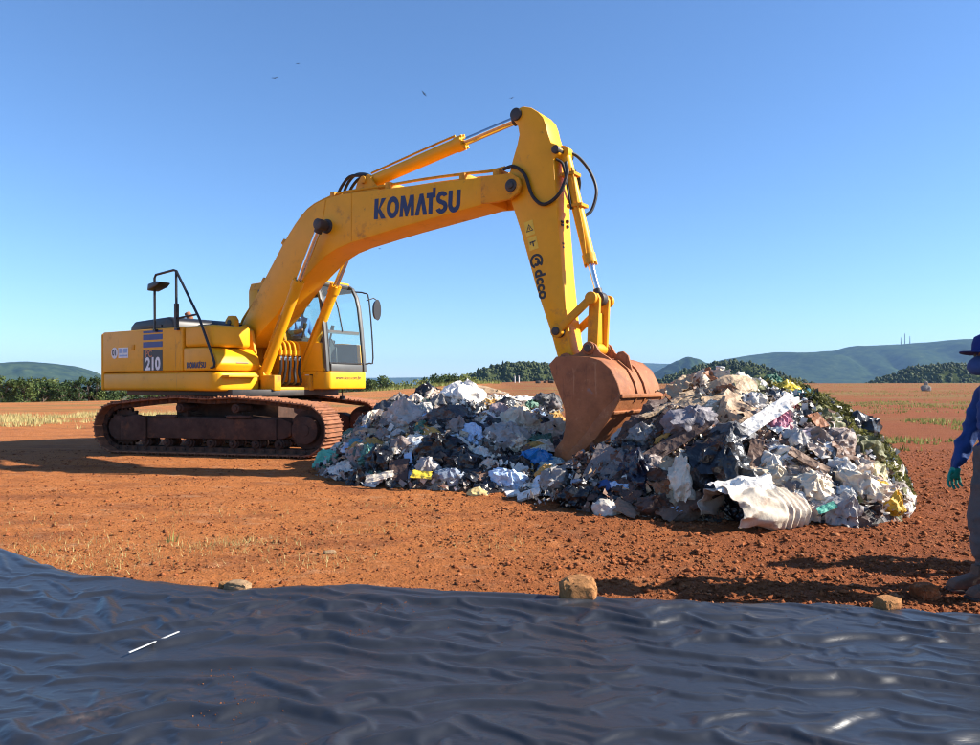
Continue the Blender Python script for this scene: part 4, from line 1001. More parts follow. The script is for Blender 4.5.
# smaller pieces pressed in among the large ones
fr = random.Random(21)
def shown(x, y, z): return (490 + 740 * x / y, 383.5 + 740 * (1.2 - z) / y)
COLW = {'black': 'black', 'black2': 'black', 'charcoal': 'black', 'greyblack': 'dark', 'white': 'white', 'white2': 'off white', 'cream': 'cream', 'cream2': 'dirty cream', 'lightgrey': 'light grey', 'grey': 'grey', 'grey2': 'pale grey', 'darkgrey': 'dark grey', 'brown': 'brown', 'brown2': 'mid brown', 'darkbrown': 'dark brown', 'tan': 'tan', 'beige': 'beige',
        'clear': 'clear', 'cleargrey': 'clear grey', 'greybrown': 'grey brown', 'whitebrown': 'stained white', 'greyblue': 'grey blue', 'lightblue': 'light blue', 'green2': 'dull green', 'orange2': 'amber', 'olive': 'olive', 'taupe': 'taupe', 'rust': 'rust brown', 'mottled': 'mottled', 'navy': 'navy', 'yellow2': 'deep yellow', 'blue2': 'dark blue', 'rustorange': 'rusty orange', 'pinkgrey': 'pinkish'}
LEFTC = ['black', 'black', 'white', 'charcoal', 'white2', 'cream', 'cream2', 'taupe', 'grey', 'clear', 'greyblack', 'greyblack', 'greybrown', 'lightblue', 'green2', 'brown', 'whitebrown', 'darkbrown', 'charcoal', 'orange2', 'tan']
RIGHTL = ['brown', 'darkbrown', 'rust', 'greybrown', 'tan', 'black', 'darkbrown', 'brown2', 'tan', 'brown', 'taupe', 'cream', 'rustorange', 'darkbrown']
RIGHTR = ['white', 'cream', 'clear', 'brown', 'lightgrey', 'whitebrown', 'black', 'greyblack', 'darkbrown', 'cream2', 'mottled', 'charcoal', 'olive', 'greybrown', 'beige', 'black', 'taupe']
used = {it[-1] for it in ITEMS}
def short(label):
    w = label.split()
    stop = [i for i, q in enumerate(w) if q in ('on', 'at', 'in', 'lying', 'leaning', 'below', 'above', 'under', 'right', 'left', 'beside', 'bulging', 'slanting', 'rising', 'wedged', 'just', 'touching', 'standing', 'hanging', 'folded', 'poking', 'among', 'low', 'behind', 'between', 'spread', 'close', 'alone', 'near', 'fanned', 'draped', 'with') and i > 1]
    return ' '.join(w[:stop[0]] if stop else w[:5])
def name_it(kind, col, x, y, z, w, h, side):
    noun = {'plastic_bag': 'plastic bag', 'plastic_sheet': 'plastic sheet', 'plastic_scrap': 'scrap', 'cardboard_sheet': 'cardboard piece', 'wooden_plank': 'slat', 'cloth_bundle': 'cloth bundle'}[kind]
    px, py = shown(x, y, z); c = COLW[col]; cand = []
    for i, (X, Y_, Z_, W, H_, cc, lab) in enumerate(SPOTS[:len(ITEMS)]):
        qx, qy = shown(X, Y_, Z_); dx, dy = px - qx, py - qy; d = math.hypot(dx, dy * 1.2)
        if d < 70: cand.append((d + (0 if (X < SPLIT) == (x < SPLIT) else 60), dx, dy, short(lab)))
    cand.sort()
    for adj in ('small ', 'crumpled ', 'creased ', 'torn ', 'dirty '):
        for d, dx, dy, s in cand[:6]:
            rel = ('right of' if dx > 0 else 'left of') if abs(dx) > abs(dy) else ('below' if dy > 0 else 'above')
            l = '%s%s %s %s the %s' % (adj, c, noun, rel, s)
            if len(l.split()) <= 12: l += ', %s heap' % side
            if l not in used: used.add(l); return l
    l = 'small %s %s lying in the %s heap' % (c, noun, side); return l
cnt = 0
for n_, x0, x1 in ((165, -2.2, .95), (150, .75, 4.95)):
    k = 0; tries = 0
    while k < n_ and tries < 6000:
        tries += 1
        x = fr.uniform(x0, x1); y = fr.uniform(6.9, 11.5)
        h = float(heap_height(x, y))
        if h < .03 or (x < SPLIT and y < 8.3): continue
        if x >= SPLIT and y > 9.4: continue
        X_ = x
        # leave room where the bucket stands
        if .75 < x < 2.3 and 8.55 < y < 10.6: continue
        z = float(ground_base(x, y)) + h
        right = x > SPLIT
        pal = LEFTC if not right else (RIGHTL if x < 2.75 else RIGHTR)
        # green trimmings lie on the upper right of the right heap
        if right and x > 3.52 + .85 * (8.5 - y) and fr.random() < .8: continue
        col = fr.choice(pal); kd = fr.random(); s = fr.uniform(.09, .26) * (1.25 if not right else 1.2)
        if col in ('tan', 'rust') or (col in ('brown', 'brown2') and kd < .5): kind, nm = ('sheet', 'cardboard_sheet') if kd < .75 else ('plank', 'wooden_plank')
        elif kd < .40: kind, nm = 'bag', ('cloth_bundle' if col in ('brown', 'darkbrown', 'greybrown', 'taupe') else 'plastic_bag')
        elif kd < .85: kind, nm = 'sheet', 'plastic_sheet'
        else: kind, nm = 'sheet', 'plastic_scrap'
        if nm == 'plastic_scrap': s *= .6
        if kind == 'plank': w, hh = s * 2.2, s * .3
        else: w, hh = s * fr.uniform(.9, 1.5), s * fr.uniform(.6, 1.)
        place(kind, x, y, z - (.02 if kind == 'bag' else -.0), w, hh, fr.uniform(-60, 60), col, nm, name_it(nm, col, x, y, z, w, hh, 'right' if right else 'left'), 'pieces of refuse in the %s heap' % ('right' if right else 'left'), seed=100 + cnt * 1.7)
        k += 1; cnt += 1

# confetti of small scraps, one mass per heap
def scraps(name, x0, x1, n, cols, label):
    X = rs.uniform(x0, x1, n * 3); Y = rs.uniform(6.8, 11.5, n * 3); h = heap_height(X, Y)
    k = (h > .0) & ((X < SPLIT) | (Y < 9.5)) & ~((X > .75) & (X < 2.3) & (Y > 8.55)); X, Y, h = X[k][:n], Y[k][:n], h[k][:n]; n = len(X)
    Z = ground_base(X, Y) + h + heap_relief(X, Y) + rs.uniform(-.02, .09, n)
    a = rs.normal(size=(n, 3)); a /= np.linalg.norm(a, axis=1)[:, None]; c = np.cross(a, rs.normal(size=(n, 3))); c /= np.linalg.norm(c, axis=1)[:, None]; e = np.cross(a, c)
    s = (.012 + .045 * rs.uniform(0, 1, n) ** 2.2)[:, None]; C = np.stack([X, Y, Z], -1)
    V = np.stack([C - a * s - c * s * .6, C + a * s - c * s * .5 + e * s * .3, C + a * s * .9 + c * s * .6, C - a * s * .8 + c * s * .7 + e * s * .4, C + e * s * .45], 1).reshape(-1, 3)
    k5 = (np.arange(n) * 5)[:, None]
    me = np_mesh(name, V, tris=np.concatenate([k5 + np.array([[0, 1, 4]]), k5 + np.array([[1, 2, 4]]), k5 + np.array([[2, 3, 4]]), k5 + np.array([[3, 0, 4]])]))
    for cname in cols: me.materials.append(trash_mat(cname))
    mi = rs.randint(0, len(cols), n); me.polygons.foreach_set('material_index', np.concatenate([mi] * 4).astype(np.int32)); me.update()
    tag(obj(name, me), label, 'scraps', kind='stuff')
scraps('paper_scraps', -2.4, SPLIT, 2800, ['white', 'cream', 'black', 'lightgrey', 'grey', 'brown', 'white2', 'charcoal', 'greybrown'], 'small scraps of paper and plastic over the left heap')
scraps('paper_scraps', SPLIT, 2.8, 2200, ['brown', 'darkbrown', 'tan', 'black', 'grey', 'cream', 'rust', 'soil'], 'small brown scraps over the left half of the right heap')
scraps('paper_scraps', 2.8, 5.05, 2600, ['white', 'cream', 'black', 'lightgrey', 'brown', 'olive', 'white2', 'clear', 'charcoal'], 'small pale scraps over the right half of the right heap')

# plant trimmings
n = 26000
X = rs.uniform(3.3, 5.05, n); Y = rs.uniform(7.3, 9.5, n); h = heap_height(X, Y)    # they follow the upper right shoulder
k = (h > .03) & (X > 3.52 + .85 * (8.5 - Y) + .18 * fbm(X * 2, Y * 2, 91., 2)) & (fbm(X * 3.2, Y * 3.2, 93., 2) > -.28); X, Y, h = X[k], Y[k], h[k]; n = len(X)
C = np.stack([X, Y, ground_base(X, Y) + h + heap_relief(X, Y) + rs.uniform(-.02, .10, n)], -1)
a = rs.normal(size=(n, 3)); a /= np.linalg.norm(a, axis=1)[:, None]; c = np.cross(a, rs.normal(size=(n, 3))); c /= np.linalg.norm(c, axis=1)[:, None]
s = rs.uniform(.018, .05, n)[:, None]
V = np.stack([C - a * s, C + c * s * .35, C + a * s, C - c * s * .35], 1).reshape(-1, 3)
TRIM = leaf_mat('trimmings', (.035, .04, .012), (.22, .21, .055), 3.)
tag(obj('plant_trimmings', np_mesh('plant_trimmings', V, np.arange(n * 4).reshape(-1, 4)), TRIM), 'green and dry plant trimmings dumped on the right shoulder of heap', 'trimmings', kind='stuff')

# ------------------------------------------------------------------ excavator
# local frame: x forward along the boom, y to the machine's left (the cab side, away from the camera), z up
YEL = mat('yellow_paint', (.80, .37, .008), .45, var=.07, scale=2.5, spec=.28, dirt=[((.36, .17, .06), .27, 2.2), ((.17, .085, .04), .16, 7.), ((.30, .14, .05), .16, 1.6, (4, 4, .5))], bump=.03, bscale=60)
YELD = mat('yellow_paint_worn', (.68, .30, .012), .55, spec=.25, var=.12, scale=3., dirt=[((.30, .13, .05), .42, 2.6), ((.10, .05, .03), .28, 9.)], bump=.06)
RUST = mat('bucket_rust', (.33, .118, .042), .62, var=.40, scale=2.6, bump=.4, bscale=18., dirt=[((.12, .045, .022), .40, 2.6), ((.50, .23, .10), .28, 7.), ((.20, .19, .18), .12, 5.), ((.10, .04, .02), .30, 2.2, (5, 5, .7)), ((.52, .27, .13), .18, 2.5, (6, 6, .5))], spec=.35)
TRK = mat('track_rust', (.25, .105, .055), .8, var=.35, scale=7., bump=.5, bscale=20., dirt=[((.34, .13, .06), .5, 4.), ((.06, .035, .025), .25, 8.)], spec=.25)
TRKD = mat('track_frame_dirt', (.065, .036, .026), .8, var=.45, scale=4., bump=.5, bscale=15., dirt=[((.17, .07, .035), .40, 3.)], spec=.2)
BLK = mat('black_paint', (.014, .014, .015), .45, var=.2, dirt=[((.16, .085, .05), .18, 4.)])
RUB = mat('rubber_hose', (.012, .012, .013), .55, dirt=[((.16, .08, .045), .2, 6.)])
GREY = mat('cab_grey', (.085, .088, .085), .5, var=.1)
CHR = mat('chrome_rod', (.62, .62, .64), .18, 1.0, var=.08)
DST = mat('dark_steel', (.055, .05, .047), .55, .4, dirt=[((.2, .09, .05), .3, 6.)])
INT = mat('cab_interior', (.03, .03, .032), .8)
BLUE = mat('decal_blue', (.010, .016, .085), .45)
STRIPE = mat('decal_stripe', (.016, .04, .20), .45)
WHT = mat('decal_white', (.78, .78, .75), .5)
BLKD = mat('decal_black', (.012, .012, .014), .45)
DRED = mat('decal_orange', (.50, .17, .06), .5)
DYEL = mat('decal_yellow', (.80, .52, .03), .5)
DGR = mat('decal_dark', (.07, .055, .03), .55)
DBL = mat('decal_paleblue', (.30, .42, .62), .5)
def glass_material():
    m = bpy.data.materials.new('cab_glass'); m.use_nodes = True; N = m.node_tree.nodes; L = m.node_tree.links; N.remove(N['Principled BSDF'])
    t = N.new('ShaderNodeBsdfTransparent'); t.inputs[0].default_value = (.78, .93, .93, 1); g = N.new('ShaderNodeBsdfGlossy'); g.inputs['Roughness'].default_value = .04; g.inputs[0].default_value = (.9, 1, 1, 1)
    fc = N.new('ShaderNodeLayerWeight'); fc.inputs[0].default_value = .5; pw = N.new('ShaderNodeMath'); pw.operation = 'POWER'; pw.inputs[1].default_value = 4.; L.new(fc.outputs['Facing'], pw.inputs[0]); lw = N.new('ShaderNodeMath'); lw.operation = 'MULTIPLY_ADD'; lw.inputs[1].default_value = .8; lw.inputs[2].default_value = .05; L.new(pw.outputs[0], lw.inputs[0]); mx = N.new('ShaderNodeMixShader'); L.new(lw.outputs[0], mx.inputs[0]); L.new(t.outputs[0], mx.inputs[1]); L.new(g.outputs[0], mx.inputs[2]); L.new(mx.outputs[0], N['Material Output'].inputs[0])
    d = N.new('ShaderNodeBsdfDiffuse'); d.inputs[0].default_value = (.55, .62, .60, 1); m2 = N.new('ShaderNodeMixShader'); m2.inputs[0].default_value = .06
    L.new(mx.outputs[0], m2.inputs[1]); L.new(d.outputs[0], m2.inputs[2]); L.new(m2.outputs[0], N['Material Output'].inputs[0])
    return m
GLASS = glass_material()

EX = empty('excavator', (-4.36, 13.54, 0.), R(-34))
tag(EX, 'yellow crawler excavator with its bucket lowered into the rubbish', 'excavator')

# ---- tracks
TE = 1.755                      # half distance between idler and sprocket axles
def track_path():
    """closed loop in (x, z), counter-clockwise seen from the machine's right"""
    P = [(x, .045) for x in np.linspace(-TE, TE, 40)]
    P += [(TE + .405 * math.sin(a), .45 - .405 * math.cos(a)) for a in np.linspace(.05, math.pi - .15, 24)]
    top = [(TE - .13, .872), (1.12, .925), (.50, .965), (.0, .94), (-.55, .965), (-1.12, .925), (-TE + .13, .872)]
    xs = [p[0] for p in top][::-1]; zs = [p[1] for p in top][::-1]
    for x in np.linspace(TE - .13, -TE + .13, 36): P.append((x, float(np.interp(x, xs, zs))))
    P += [(-TE - .405 * math.sin(a), .45 + .405 * math.cos(a)) for a in np.linspace(.15, math.pi - .05, 24)]
    return P
TP = track_path()
def along(P, n):
    Q = P + [P[0]]; d = [0]
    for a, b in zip(Q[:-1], Q[1:]): d.append(d[-1] + math.hypot(b[0] - a[0], b[1] - a[1]))
    out = []
    for i in range(n):
        s = d[-1] * i / n; x = np.interp(s, d, [q[0] for q in Q]); z = np.interp(s, d, [q[1] for q in Q])
        e = .05; x2 = np.interp(min(s + e, d[-1]), d, [q[0] for q in Q]); z2 = np.interp(min(s + e, d[-1]), d, [q[1] for q in Q]); x1 = np.interp(max(s - e, 0), d, [q[0] for q in Q]); z1 = np.interp(max(s - e, 0), d, [q[1] for q in Q])
        out.append((x, z, math.atan2(z2 - z1, x2 - x1), d[-1]))
    return out
NS = 51
TPATH = along(TP, NS); PITCH = TPATH[0][3] / NS
b = MB(); b.prism([(-PITCH * .51, -.012), (PITCH * .47, -.012), (PITCH * .50, .010), (-PITCH * .47, .010)], -.30, .30)
for gx_, gh in ((-.42, .030), (-.05, .022), (.33, .022)):
    b.prism([(PITCH * gx_ - .012, -.011), (PITCH * gx_ + .012, -.011), (PITCH * gx_ + .007, -.012 - gh), (PITCH * gx_ - .007, -.012 - gh)], -.297, .297)
SHOE = b.mesh('track_shoe', 0.003, 1)
SHOE.materials.append(TRK)
b = MB()
for y in (-.085, .085): b.box(-PITCH * .5, PITCH * .5, y - .022, y + .022, .008, .085)
b.ycyl(-PITCH * .5, .048, -.12, .12, .03, 10)
LINKM = b.mesh('chain_link'); LINKM.materials.append(TRKD)
def make_track(y):
    # the part itself is the roller frame
    b = MB(); b.prism([(-1.38, .30), (1.36, .30), (1.50, .36), (1.50, .56), (1.3, .64), (-1.45, .64), (-1.65, .56), (-1.65, .34)], y - .16, y + .16)
    s = -1 if y < 0 else 1
    b.prism([(-1.70, .24), (-1.20, .24), (-1.20, .64), (-1.38, .68), (-1.70, .62)], y + s * .16, y + s * .225)
    b.prism([(-1.18, .28), (1.25, .28), (1.25, .62), (-1.18, .62)], y + s * .16, y + s * .20)
    b.box(-1.0, -.6, y + s * .16, y + s * .23, .625, .68); b.box(.35, .80, y + s * .16, y + s * .23, .625, .68)
    t = b.build('track', TRKD, EX, .015)
    t.rotation_euler = (0, 0, R(20))
    for x, z, a, _ in TPATH:
        o = bpy.data.objects.new('track_shoe', SHOE); link(o, t); o.location = (x, y, z); o.rotation_euler = (0, -a, 0)
        o = bpy.data.objects.new('chain_link', LINKM); link(o, t); o.location = (x, y, z); o.rotation_euler = (0, -a, 0)
    b = MB(); b.ycyl(TE, .45, y - .09, y + .09, .32, 36); b.ycyl(TE, .45, y - .21, y + .21, .23, 30); b.ycyl(TE, .45, y - .225, y + .225, .09, 20); b.build('idler', TRKD, t, .012)
    b = MB(); T_ = 21; pts = []
    for i in range(T_ * 4):
        a = 2 * math.pi * i / (T_ * 4); r_ = .345 if i % 4 in (0, 1) else .295; pts.append((-TE + r_ * math.cos(a), .45 + r_ * math.sin(a)))
    b.prism(pts, y - .035, y + .035); b.ycyl(-TE, .45, y - .19, y + .19, .21, 28); b.build('sprocket', TRKD, t, .006)
    for i in range(7):
        b = MB(); x = -1.26 + i * .42; b.ycyl(x, .205, y - .15, y + .15, .075, 18); b.ycyl(x, .205, y - .11, y - .07, .095, 18); b.ycyl(x, .205, y + .07, y + .11, .095, 18); b.ycyl(x, .205, y - .20, y + .20, .035, 12)
        b.build('track_roller', TRKD, t, .006)
    for x in (-.55, .50):
        b = MB(); b.ycyl(x, .79, y - .20, y + .20, .075, 18); b.ycyl(x, .79, y - .23, y + .23, .045, 14); b.box(x - .05, x + .05, y - .06, y + .06, .60, .78); b.build('carrier_roller', TRKD, t, .008)
    return t
make_track(-1.10); make_track(1.10)
b = MB(); b.box(-1.0, 1.0, -.78, .78, .46, .90)
for sx in (-1, 1):
    for sy in (-1, 1): b.bar([(sx * .3, sy * .3, .65), (sx * .85, sy * 1.0, .50)], .22, .3, up=(0, 0, 1))
ob = b.build('car_body', TRKD, EX, .02); ob.rotation_euler = (0, 0, R(20))
b = MB(); b.tube([(0, 0, .76), (0, 0, .90)], .66, 48); b.tube([(0, 0, .90), (0, 0, .99)], .60, 48)
for i in range(36):
    a = i * math.pi / 18; b.box(.63 * math.cos(a) - .015, .63 * math.cos(a) + .015, .63 * math.sin(a) - .015, .63 * math.sin(a) + .015, .895, .925)
b.build('swing_ring', DST, EX)

# ---- upper structure
b = MB(); b.plan([(-2.2, -1.1), (.9, -1.1), (1.2, -.45), (1.2, .36), (1.0, 1.2), (-2.2, 1.2)], .985, 1.10); b.build('revolving_frame', DST, EX, .01)
# sill along the right side with rounded lower edge
b = MB(); b.plan([(-2.595, -1.34), (.66, -1.34), (.80, -1.25), (.86, -.5), (-2.595, -.5)], 1.075, 1.395); b.build('side_sill', YEL, EX, .055, 3)
b = MB(); b.plan([(-2.595, 1.34), (-.6, 1.34), (-.6, .5), (-2.595, .5)], 1.075, 1.395); b.build('side_sill', YEL, EX, .055, 3)
# counterweight
cw = [(-2.60, -1.335)] + [(-2.60 - .30 * math.sin(t) ** .8 if False else -2.68 - .28 * (1 - (abs(y) / 1.335) ** 2.6), y) for y in np.linspace(-1.335, 1.335, 23) for t in (0,)] + [(-2.60, 1.335)]
b = MB(); b.plan(cw, 1.07, 2.14); CWT = b.build('counterweight', YEL, EX, .09, 4)
b = MB(); b.tube([(-2.7, -.45, 2.10), (-2.7, -.45, 2.22), (-2.7, -.33, 2.22), (-2.7, -.33, 2.10)], .018, 8); b.build('lifting_eye', YEL, CWT)
# engine compartment, right-hand door and stripes panel
b = MB(); b.box(-2.58, -.10, -1.30, 1.30, 1.40, 2.10); b.build('engine_bay', YELD, EX, .03)
b = MB(); b.plan([(-2.58, -1.348), (-.085, -1.348), (-.085, -1.25), (-2.58, -1.25)], 1.41, 2.155); DOOR = b.build('engine_door', YEL, EX, .022, 3)
b = MB(); b.box(-1.62, -1.52, -1.360, -1.346, 1.80, 1.90); b.build('door_latch', YELD, DOOR, .006)
b = MB(); b.box(-2.40, -.10, -1.26, 1.28, 2.10, 2.162); b.build('deck_plate', YEL, EX, .012)
b = MB(); b.prism([(-2.25, 2.15), (-2.22, 2.28), (-2.1, 2.36), (-1.0, 2.40), (-.86, 2.34), (-.82, 2.15)], -1.02, .70); HOOD = b.build('engine_hood', BLK, EX, .05, 3)
b = MB(); b.bar([(-1.9, -1.03, 2.24), (-1.2, -1.03, 2.24)], .012, .05); b.build('hood_grip', DST, HOOD)
b = MB(); b.prism([(-.80, 2.15), (-.78, 2.27), (-.1, 2.27), (.16, 2.22), (.16, 2.12), (-.1, 2.12)], -.60, .25); b.build('walkway_cover', BLK, EX, .03)
b = MB(); b.tube([(-1.95, .05, 2.33), (-1.95, .05, 2.50), (-2.00, .02, 2.60)], [.07, .065, .06], 14); b.build('exhaust_pipe', TRK, EX)
# tool box / fuel tank with stepped front
b = MB(); b.box(-.065, .70, -1.33, -.56, 1.805, 2.165); FT = b.build('fuel_tank', YEL, EX, .06, 4)
b = MB(); b.tube([(.22, -.95, 2.16), (.22, -.95, 2.215)], .07, 16); b.build('filler_cap', BLK, FT)
b = MB(); b.prism([(-.065, 1.41), (.78, 1.41), (.86, 1.52), (.80, 1.66), (.62, 1.79), (.5, 1.80), (-.065, 1.80)], -1.345, -.48); TB = b.build('tool_box', YEL, EX, .03, 3)
b = MB(); b.box(.80, .98, -1.22, -.62, 1.30, 1.335); b.build('step', YELD, TB, .008)
b = MB()
for q in range(3): b.box(.715 + q * .0, .735 + q * .0, -1.05 + q * 0, -.72, 1.60 + q * .045, 1.622 + q * .045)
# striped warning sticker on the sloping front
me_s = MB()
for q in range(3): me_s.bar([(.868 - .055 * q / 2 - .012, -.98, 1.545 + .04 * q), (.868 - .055 * q / 2 - .012, -.74, 1.545 + .04 * q)], .018, .004, up=(-.39, 0, .92))
me_s.build('sticker', BLKD, TB)
# cooler side and left doors
b = MB(); b.plan([(-2.455, 1.348), (-.65, 1.348), (-.65, 1.25), (-2.455, 1.25)], 1.41, 2.155); b.build('engine_door', YEL, EX, .022, 3)
# handrail over the tool box
b = MB(); yr = -1.385
b.tube([(-.83, yr, 2.14), (-.84, yr, 3.03), (-.80, yr, 3.085), (-.28, yr, 3.12), (-.20, yr, 3.10), (.43, yr, 2.28), (.70, yr, 1.80), (.84, yr, 1.53), (.83, yr, 1.47), (.66, yr + .06, 1.455)], .021, 8)
b.tube([(-.205, yr, 3.10), (-.195, yr, 2.15)], .021, 8); b.tube([(-.19, yr, 2.30), (.40, yr, 2.34)], .017, 8)
b.box(-.22, -.17, yr - .03, yr + .03, 2.15, 2.55); b.box(-.86, -.80, yr - .02, yr + .13, 2.10, 2.14); b.box(-.23, -.16, yr - .02, yr + .13, 2.10, 2.14); HR = b.build('handrail', BLK, EX)
b = MB(); b.prism([(-.88, 2.80), (-.60, 2.86), (-.50, 2.93), (-.62, 2.95), (-.86, 2.92)], yr - .12, yr + .10); b.build('rear_view_mirror', BLK, HR, .02)
b = MB(); b.tube([(.05, .1, 2.25), (.05, -.45, 2.25), (.05, -.5, 2.20), (.05, -.5, 2.0)], .012, 6); b.build('deck_rail', BLK, EX)
b = MB()
for y in (-.36, .36): b.prism([(-.25, 1.08), (.95, 1.08), (.95, 1.30), (.62, 1.55), (.48, 2.12), (.30, 2.24), (.10, 2.20), (-.02, 2.0), (-.25, 1.5)], y - .03, y + .03)
b.ycyl(.24, 2.02, -.42, .42, .11, 24); b.prism([(-.1, 2.0), (-.1, 2.32), (-.02, 2.40), (.10, 2.40), (.17, 2.32), (.17, 2.0)], -.50, -.40)
b.build('boom_bracket', YELD, EX, .012)
b = MB(); b.ycyl(.03, 2.28, -.52, -.38, .045, 16); b.build('bracket_pin', DST, EX)
b = MB(); b.box(.86, 1.22, -.50, -.34, 1.08, 1.34); b.box(.86, 1.22, .28, .40, 1.08, 1.34); b.box(.3, 1.2, -.4, .3, 1.07, 1.14); b.build('front_lug', YELD, EX, .02)

# ---- cab (left side)
CY0, CY1 = .36, 1.36
b = MB(); b.plan([(-.55, CY0), (1.52, CY0), (1.60, CY0 + .06), (1.60, CY1 - .06), (1.52, CY1), (-.55, CY1)], 1.10, 1.415); CAB = b.build('cab', YEL, EX, .03, 3)
fp = [(1.575, 1.415), (1.545, 1.75), (1.495, 2.2), (1.435, 2.6), (1.375, 2.80), (1.27, 2.96), (1.10, 3.06)]
def at_front(z): return float(np.interp(z, [p[1] for p in fp], [p[0] for p in fp]))
b = MB()
for y in (CY0 + .035, CY1 - .035): b.bar([(x - .03, y, z) for x, z in fp], .07, .06)
b.bar([(1.545, CY0 + .11, 1.48), (1.545, CY1 - .11, 1.48)], .13, .05, up=(0, 0, 1)); b.bar([(1.18, CY0 + .11, 3.0), (1.18, CY1 - .11, 3.0)], .10, .06, up=(.5, 0, .6))
b.build('windscreen_frame', GREY, CAB, .012)
b = MB()   # rubber seal round the pane
for y in (CY0 + .082, CY1 - .082): b.bar([(x - .012, y, z) for x, z in [(1.56, 1.58)] + fp[1:5] + [(1.29, 2.94)]], .022, .03)
b.bar([(1.548, CY0 + .085, 1.565), (1.548, CY1 - .085, 1.565)], .022, .03, up=(0, 0, 1)); b.build('windscreen_seal', BLK, CAB)
b = MB(); gp = [(1.552, 1.56)] + [(x - .016, z) for x, z in fp[1:5]] + [(1.265, 2.945)]
vs = []; fs = []
for x, z in gp: vs += [(x, CY0 + .075, z), (x, CY1 - .075, z)]
for i in range(len(gp) - 1): fs.append((2 * i, 2 * i + 1, 2 * i + 3, 2 * i + 2))
b.add(vs, fs); b.build('windscreen', GLASS, CAB)
b = MB(); b.bar([(at_front(2.12) - .03, CY0 + .12, 2.12), (at_front(2.12) - .03, CY1 - .12, 2.12)], .06, .03, up=(0, 0, 1)); b.build('windscreen_rail', GREY, CAB)
b = MB(); b.tube([(1.50, CY0 + .45, 2.14), (1.44, CY0 + .40, 2.55), (1.385, CY0 + .36, 2.78)], .012, 6); b.build('wiper', BLK, CAB)
# roof
b = MB(); b.prism([(-.56, 2.98), (-.50, 3.10), (.9, 3.13), (1.13, 3.085), (1.16, 3.03), (1.0, 3.02), (-.56, 2.95)], CY0 + .01, CY1 - .01); b.build('roof', YELD, CAB, .03)
b = MB(); b.box(1.02, 1.14, CY0 + .08, CY0 + .20, 3.075, 3.17); b.box(1.0, 1.12, CY0 + .30, CY0 + .36, 3.07, 3.15); b.bar([(.70, CY0 + .04, 3.15), (1.12, CY0 + .04, 3.11)], .03, .05); b.build('work_lamp', BLK, CAB, .012)
b = MB(); b.box(1.141, 1.15, CY0 + .095, CY0 + .185, 3.09, 3.155); b.build('lamp_lens', mat('lamp_lens', (.75, .72, .62), .2), CAB)
# right wall: lower panel, posts, pane
for yy, sgn in ((CY0, -1), (CY1, 1)):
    y0, y1 = (yy, yy + .05) if sgn < 0 else (yy - .05, yy)
    b = MB(); b.prism([(.45, 1.415), (1.47, 1.415), (1.42, 1.92), (.95, 1.96), (.45, 1.96)], y0, y1); b.build('side_panel', YEL, CAB, .012)
    b = MB(); b.prism([(-.55, 1.415), (.45, 1.415), (.45, 1.96), (-.28, 1.96), (-.28, 2.97), (-.55, 2.97)], y0, y1); b.build('rear_quarter', YEL, CAB, .012)
    b = MB(); b.prism([(.40, 1.96), (.47, 1.96), (.47, 2.97), (.40, 2.97)], y0, y1); b.build('door_post', BLK, CAB, .006)
    b = MB(); b.prism([(-.28, 2.88), (1.20, 2.90), (1.16, 3.01), (-.28, 2.97)], y0, y1); b.build('roof_rail', BLK, CAB, .006)
    b = MB(); ym = (y0 + y1) / 2; b.add([(-.28, ym, 1.96), (.40, ym, 1.96), (.40, ym, 2.88), (-.28, ym, 2.88)], [(0, 1, 2, 3)]); b.build('side_pane', GLASS, CAB)
    b = MB(); b.add([(.47, ym, 1.96), (at_front(1.96) - .08, ym, 1.94), (at_front(2.6) - .08, ym, 2.6), (1.20, ym, 2.90), (.47, ym, 2.88)], [(0, 1, 2, 3, 4)]); b.build('side_pane', GLASS, CAB)
b = MB(); b.box(-.56, -.50, CY0 + .051, CY1 - .051, 1.415, 2.15); b.box(-.56, -.50, CY0 + .051, CY0 + .16, 2.15, 2.95); b.box(-.56, -.50, CY1 - .16, CY1 - .051, 2.15, 2.95); b.build('rear_wall', YEL, CAB, .01)
b = MB(); b.add([(-.53, CY0 + .16, 2.15), (-.53, CY1 - .16, 2.15), (-.53, CY1 - .16, 2.95), (-.53, CY0 + .16, 2.95)], [(0, 1, 2, 3)]); b.build('rear_pane', GLASS, CAB)
# interior
for yy in (CY0 + .052, CY1 - .062):
    MB().prism([(-.49, 1.46), (1.40, 1.46), (1.36, 1.93), (-.27, 1.955), (-.27, 2.93), (-.49, 2.93)], yy, yy + .01).build('interior_trim', INT, CAB)
MB().box(-.495, -.485, CY0 + .07, CY1 - .07, 1.46, 2.14).build('interior_trim', INT, CAB)
MB().box(-.45, 1.0, CY0 + .06, CY1 - .06, 2.935, 2.945).build('headliner', INT, CAB)
b = MB(); b.box(-.45, 1.50, CY0 + .06, CY1 - .06, 1.416, 1.45); b.build('cab_floor', INT, CAB)
b = MB(); b.prism([(.05, 1.45), (.60, 1.45), (.66, 1.80), (.70, 1.90), (.12, 1.92), (-.02, 2.60), (-.12, 2.72), (-.20, 2.70), (-.10, 1.95), (.0, 1.6)], .62, 1.10); b.build('seat', INT, CAB, .04)
for y in (.50, 1.18):
    b = MB(); b.box(.1, .85, y - .08, y + .08, 1.45, 2.02); b.tube([(.78, y, 2.0), (.85, y, 2.22)], .02, 8); b.tube([(.84, y, 2.20), (.87, y, 2.30)], .035, 10); b.build('control_console', INT, CAB, .02)
for y in (.78, .94):
    b = MB(); b.tube([(1.22, y, 1.45), (1.20, y, 1.85), (1.08, y, 2.02)], .013, 6); b.box(1.15, 1.40, y - .05, y + .05, 1.46, 1.49); b.build('travel_lever', DST, CAB)
